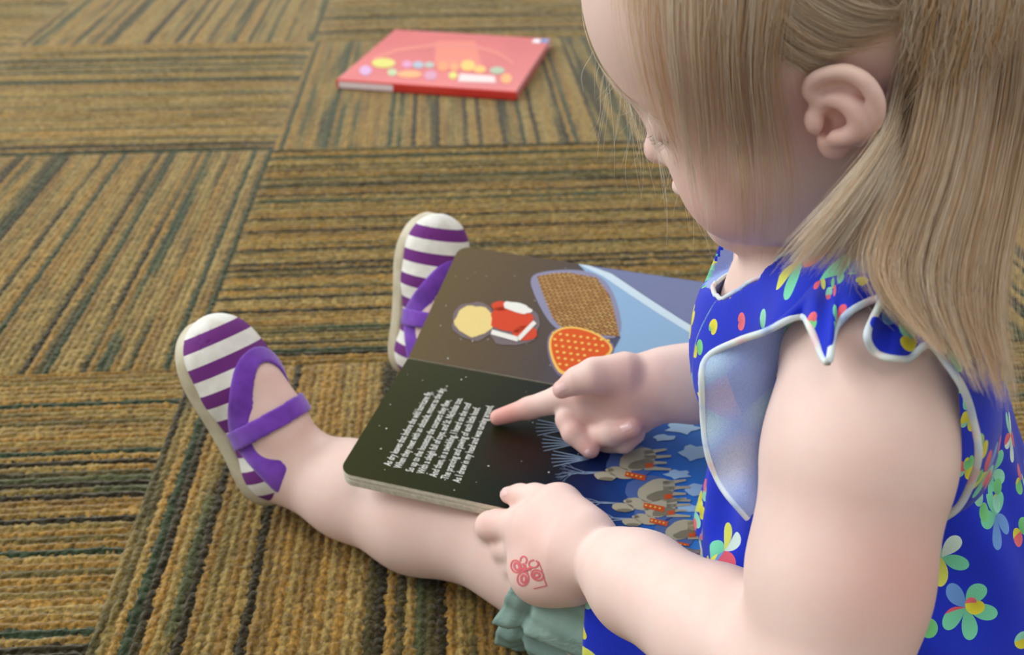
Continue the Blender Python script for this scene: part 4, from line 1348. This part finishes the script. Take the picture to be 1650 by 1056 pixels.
for heel, ax, lab in ((HEELL, FTL, 'near purple and white striped canvas shoe with velvet strap'), (HEELR, FTR, 'far purple and white striped canvas shoe, toe up behind the book')):
    M = Matrix([[ax[0][i], ax[1][i], ax[2][i], heel[i]] for i in range(3)] + [[0, 0, 0, 1]])
    if first_shoe is None:
        up = mesh_obj('shoe', uv_, uq, CANVAS, person)
        kids = [mesh_obj('sole', svx, sfx, RUBBER.m, up), mesh_obj('trim', tv_, tq, PURPLE.m, up), mesh_obj('strap', sv_, sq, PURPLE.m, up)]
        first_shoe = (up, kids)
    else:
        up = first_shoe[0].copy(); COL.objects.link(up); up.parent = person
        for k in first_shoe[1]:
            c = k.copy(); COL.objects.link(c); c.parent = up
    up.matrix_local = M
    up['label'] = lab
# ================================================================== hair
def hair_material(name, c0, c1):
    m = NM(name)
    at = m.n('ShaderNodeAttribute', attribute_name='hv')
    c = m.ramp(at.outputs['Fac'], [(0, c0), (.5, tuple((a + b) / 2 for a, b in zip(c0, c1))), (1, c1)])
    m.l(c, m.b.inputs['Base Color'])
    m.set(Roughness=.34)
    m.b.inputs['Specular IOR Level'].default_value = .7
    tr = m.n('ShaderNodeBsdfTranslucent'); m.l(c, tr.inputs[0])      # fair hair lets light through
    mx = m.n('ShaderNodeMixShader', i_0=.5)
    m.l(m.b.outputs[0], mx.inputs[1]); m.l(tr.outputs[0], mx.inputs[2])
    m.l(mx.outputs[0], m.t.nodes['Material Output'].inputs[0])
    return m.m
BLONDE = hair_material('blonde_hair', srgb(232, 190, 120), srgb(255, 253, 244))
SCF = Field([(torso, 0), (head, .012), (ear, .003), (armL, .012)])
DSH = shape_only

def push_out(W, margin):
    """keep strands outside the skin and the dress"""
    shp = W.shape
    X = W.reshape(-1, 3).copy()
    mg = np.broadcast_to(np.asarray(margin)[..., None] if np.ndim(margin) == 1 else margin, shp[:2]).ravel() if np.ndim(margin) else np.full(len(X), margin)
    def fld(Y): return np.minimum(SCF(Y), DSH(Y) - .003)
    for _ in range(2):
        d = fld(X)
        k = np.where(d < mg)[0]
        if not len(k): break
        e = .0015
        g = np.stack([fld(X[k] + np.eye(3)[i] * e) - fld(X[k] - np.eye(3)[i] * e) for i in range(3)], 1)
        g /= np.linalg.norm(g, axis=1)[:, None] + 1e-9
        X[k] += g * (mg[k] - d[k])[:, None]
    return X.reshape(shp)

def strands_mesh(name, W, rad, hv, parent, mat=None):
    """W: n, m, 3 points; rad: n radii; three-sided tapered tubes in one mesh"""
    n, mth = W.shape[:2]
    T = np.gradient(W, axis=1); T /= np.linalg.norm(T, axis=2)[..., None] + 1e-12
    ref = nrm((.45, -.85, .25))
    A = np.cross(T, ref); A /= np.linalg.norm(A, axis=2)[..., None] + 1e-12
    Bn = np.cross(T, A)
    tp = np.interp(np.linspace(0, 1, mth), [0, .15, .7, 1], [.8, 1, .85, .25])
    R_ = rad[:, None] * tp[None]
    V = np.stack([W + R_[..., None] * (math.cos(a) * A + math.sin(a) * Bn) for a in (0, 2.094, 4.189)], 2)
    idx = np.arange(n * mth * 3).reshape(n, mth, 3)
    q = []
    for a, b in ((0, 1), (1, 2), (2, 0)):
        q.append(np.stack([idx[:, :-1, a], idx[:, :-1, b], idx[:, 1:, b], idx[:, 1:, a]], -1).reshape(-1, 4))
    o = mesh_obj(name, V.reshape(-1, 3), np.concatenate(q), mat or BLONDE, parent)
    add_attr(o, 'hv', np.repeat(hv, mth * 3))
    return o

def guide(pts, off):
    """pts: (px, py, z or None); None hugs the head"""
    out, last = [], .42
    for i, p in enumerate(pts):
        z = p[2] if len(p) > 2 else None
        if z is None:
            o_ = off[0] + (off[1] - off[0]) * i / (len(pts) - 1)
            hz = hitz(p[0], p[1])
            z = (hz - o_) if hz is not None and hz < .55 else last
        last = z
        out.append((p[0], p[1], z))
    return catmull(out, 40)

def sheet(guides, n, m=12, jx=8.0, jz=.004, wave=3.0, len_min=.6, start=0.0, rad=(.00007, .00013), clump=0, hv=(.3, .9), margin=.0012, seed=0, fray=1.0, edges=None, hvgrad=None):
    r = np.random.default_rng(seed)
    G = np.array(guides)                                   # g, 40, 3
    if clump:
        cu = r.random(clump) * (len(G) - 1)
        ci = r.integers(0, clump, n)
        u = np.clip(cu[ci] + r.normal(0, .045, n), 0, len(G) - 1.0001)
        chv = r.random(clump)[ci]; cseed = r.uniform(0, 6.28, clump)[ci]; clen = r.uniform(len_min, 1, clump)[ci]
    else:
        u = r.random(n) * (len(G) - 1.0001)
        chv = r.random(n); cseed = r.uniform(0, 6.28, n); clen = r.uniform(len_min, 1, n)
    i = u.astype(int); f = (u - i)[:, None, None]
    S = G[i] * (1 - f) + G[i + 1] * f                       # n, 40, 3
    t1 = np.clip(clen * r.uniform(.9, 1.02, n), .1, 1.0); t0 = r.uniform(0, start, n) if start else np.zeros(n)
    tt = t0[:, None] + (t1 - t0)[:, None] * np.linspace(0, 1, m)[None]
    k = tt * 39; k0 = np.clip(k.astype(int), 0, 38); kf = (k - k0)[..., None]
    rows = np.arange(n)[:, None]
    Q = S[rows, k0] * (1 - kf) + S[rows, k0 + 1] * kf       # n, m, 3
    a = np.linspace(0, 1, m)[None]
    sx = r.normal(0, jx * (.5 if clump else 1), n)[:, None]
    Q[..., 0] += sx * (.5 + .8 * a * fray) + wave * np.sin(cseed[:, None] + a * r.uniform(2, 6, n)[:, None]) * a + r.normal(0, jx * .7, n)[:, None] * a ** 2 * fray
    Q[..., 1] += r.normal(0, jx * .4, n)[:, None]
    Q[..., 2] += -np.abs(r.normal(0, jz, n))[:, None] * (.25 + a) + .002
    W = np.stack([(Q[..., 0] - 825) / FPX * Q[..., 2], Q[..., 2] * CC - (Q[..., 1] - 528) / FPX * Q[..., 2] * SS, CAM_H - Q[..., 2] * SS - (Q[..., 1] - 528) / FPX * Q[..., 2] * CC], -1)
    W = push_out(W, margin)
    h = np.clip(hv[0] + (hv[1] - hv[0]) * (.65 * chv + .35 * r.random(n)), 0, 1)
    return W, r.uniform(*rad, n), h

ALL = []
# a: hair hanging down over the forehead, temple and cheek
ga = [guide(p, (.003, .010)) for p in (
    [(990, -60), (994, 10), (1004, 70), (1020, 125), (1040, 170), (1062, 215)],
    [(1040, -60), (1042, 30), (1052, 100), (1068, 170), (1085, 235), (1100, 300)],
    [(1085, -60), (1086, 40), (1094, 120), (1106, 200), (1118, 280), (1128, 350)],
    [(1125, -60), (1124, 40), (1128, 130), (1136, 220), (1143, 310), (1148, 400)],
    [(1165, -60), (1162, 40), (1166, 130), (1176, 230), (1186, 330), (1190, 430)],
    [(1205, -60), (1198, 40), (1198, 130), (1208, 230), (1214, 330), (1210, 440)],
    [(1245, -60), (1232, 40), (1228, 130), (1240, 230), (1250, 330), (1238, 440)],
    [(1285, -60), (1265, 30), (1255, 110), (1268, 210), (1282, 310), (1262, 430)])]
ALL.append(sheet(ga, 170, jx=12, jz=.004, len_min=.6, seed=1, rad=(.00005, .00009), hv=(.4, 1.0)))
ALL.append(sheet(ga, 230, jx=2.6, jz=.003, clump=19, len_min=.8, seed=2, rad=(.00006, .00011), hv=(.0, .9)))
ALL.append(sheet(ga, 230, jx=14, jz=.002, len_min=.10, seed=3, rad=(.00005, .00010), hv=(.5, 1.0)))
ALL.append(sheet([g for g in ga[3:]], 260, jx=9, jz=.002, len_min=.30, seed=14, rad=(.00006, .00011), hv=(.1, .7)))
# b: a few loose strands off the forehead
gb = [[(975, -40, .47), (960, 40, .468), (952, 110, .466), (945, 200, .465)], [(985, 30, .465), (1000, 130, .462), (1010, 220, .46), (1005, 320, .46)], [(1000, 60, .46), (1030, 160, .455), (1050, 250, .452), (1065, 360, .45)], [(1040, 100, .45), (1080, 220, .442), (1110, 330, .44), (1120, 440, .44)]]
ALL.append(sheet([catmull(g, 40) for g in gb], 85, jx=14, jz=.004, wave=12, len_min=.3, start=.4, rad=(.00006, .00011), seed=4, hv=(.5, 1)))
# c: temple hair combed back over the ear
gc = [guide(p, (.001, .002)) for p in (
    [(1180, -60), (1200, 10), (1240, 70), (1285, 105), (1300, 118), (1310, 112)],
    [(1215, -60), (1232, 0), (1270, 50), (1320, 80), (1370, 82), (1420, 75)],
    [(1255, -60), (1275, -10), (1315, 25), (1370, 50), (1420, 45), (1480, 25)],
    [(1320, -60), (1345, -20), (1390, 5), (1440, 10), (1490, 0), (1540, -20)],
    [(1360, -80), (1400, -40), (1440, 10), (1475, 60), (1500, 110), (1520, 160)],
    [(1420, -90), (1460, -40), (1500, 10), (1530, 60), (1550, 110), (1560, 160)],
    [(1480, -90), (1520, -40), (1560, 10), (1590, 60), (1600, 110), (1610, 160)])]
ALL.append(sheet(gc, 1900, jx=9, jz=.002, len_min=.5, start=.25, seed=5, hv=(.3, .9), margin=.0006))
ALL.append(sheet(gc, 1000, jx=5, jz=.002, clump=24, len_min=.6, start=.1, seed=6, hv=(.2, .8), margin=.0006))
# d: the lock that comes from behind the ear and sweeps forward over the jaw
gd = [guide(g, (.003, .010)) for g in (
    [(1468, -60), (1462, 50), (1448, 140), (1425, 220, .396), (1362, 300, .392), (1290, 375, .400), (1240, 438, .408)],
    [(1485, -60), (1474, 70), (1455, 170), (1425, 245, .396), (1375, 320, .394), (1315, 395, .402), (1270, 450, .410)],
    [(1500, -60), (1488, 90), (1465, 195), (1432, 270, .396), (1392, 345, .396), (1350, 410, .404), (1320, 450, .412)],
    [(1515, -60), (1500, 110), (1475, 220), (1445, 300, .398), (1410, 370, .400), (1390, 430, .404), (1385, 480, .408)])]
ALL.append(sheet(gd, 1500, jx=7, jz=.005, len_min=.6, seed=7, hv=(.35, 1.0)))
ALL.append(sheet(gd, 900, jx=4, jz=.004, clump=22, len_min=.7, seed=8, hv=(.3, 1.0)))
# e: long back hair falling over the shoulder
ge = [guide(g, (.003, .012)) for g in (
    [(1500, -60), (1490, 100), (1462, 240, .402), (1415, 340, .396), (1392, 420, .396), (1425, 490, .394), (1500, 552, .388)],
    [(1535, -60), (1522, 120), (1495, 260, .402), (1455, 370, .396), (1440, 440, .394), (1470, 510, .390), (1530, 580, .384)],
    [(1580, -60), (1568, 140), (1540, 280, .402), (1505, 390, .396), (1495, 460, .392), (1520, 540, .388), (1560, 620, .384)],
    [(1640, -60), (1620, 140), (1590, 300, .406), (1560, 420, .400), (1555, 500, .396), (1575, 570, .392), (1600, 650, .388)],
    [(1700, -60), (1680, 140), (1650, 300, .416), (1625, 430, .410), (1620, 520, .406), (1635, 600, .402), (1650, 680, .398)])]
ALL.append(sheet(ge, 2600, jx=9, jz=.008, len_min=.65, seed=9, hv=(.1, .85)))
ALL.append(sheet(ge, 2200, jx=5, jz=.007, clump=42, len_min=.72, seed=10, hv=(.05, .9)))
# f: crown, far side and back of the head; the back hair hangs to the shoulders
r = np.random.default_rng(21)
nf, mm = 4200, 12
th = r.uniform(-2.9, 2.9, nf)                                # 0 is straight back, positive is the child's left
pmax = np.interp(th, [-2.9, -2.2, -1.5, 0, 1.0, 1.4, 2.2, 2.9], [1.02, 1.08, 1.55, 1.75, 1.55, 1.04, 1.02, 1.02]) * r.uniform(.92, 1.03, nf)
hang = np.interp(th, [-1.9, -1.3, 0, .9, 1.2], [0, .10, .12, .10, 0]) * r.uniform(.65, 1.0, nf)
st = r.uniform(0, .45, nf)
W = np.zeros((nf, mm, 3))
ns = 8
for k in range(ns):
    pol = (st + (1.0 - st) * k / (ns - 1)) * pmax
    dirs = np.stack([-np.cos(th) * np.sin(pol), np.sin(th) * np.sin(pol), np.cos(pol)], 1)
    loc = np.array([-.004, 0, .046]) + dirs * np.array([.0885, .0695, .0785]) * 1.03
    W[:, k] = HO + HS * (loc @ HAX)
out_ = W[:, ns - 1] - hd(-.004, 0, .03); out_[:, 2] = 0; out_ /= np.linalg.norm(out_, axis=1)[:, None] + 1e-9
tail = (W[:, ns - 1] - W[:, ns - 2]) * np.where(hang > .01, 0, 1)[:, None]
for k in range(ns, mm):
    s_ = (k - ns + 1) / (mm - ns)
    W[:, k] = W[:, ns - 1] + tail * s_ * .5 + np.array([0, 0, -1.0]) * (hang * s_)[:, None] + out_ * (.006 * np.sin(3 * s_) * (hang > .01))[:, None] + r.normal(0, .0025, (nf, 3)) * s_
W = push_out(W, .0020)
ALL.append((W, r.uniform(.00022, .00036, len(W)), r.uniform(.05, .85, len(W))))
WW = np.concatenate([a[0] for a in ALL]); RR = np.concatenate([a[1] for a in ALL]); HH = np.concatenate([a[2] for a in ALL])
hair = strands_mesh('hair', WW, RR, HH, person)
tag(hair, 'long fine blonde hair falling over face and shoulder', kind='stuff')
# eyelashes and brow
r = np.random.default_rng(33)
lash = []
for i in range(26):
    l = .020 + .020 * i / 25
    b = hd(.0805 - .40 * (l - .020), l, .0058)
    d = nrm(HF * .8 + HL * .25 - HU * .75 + .1 * r.normal(size=3))
    lash.append([b + d * s * .0085 + HU * .0022 * (s * 1.4) ** 2 for s in np.linspace(0, 1, 14)])
strands_mesh('eyelashes', np.array(lash), np.full(26, .00010), np.full(26, .5), person, hair_material('lash', srgb(84, 60, 44), srgb(150, 120, 92)))
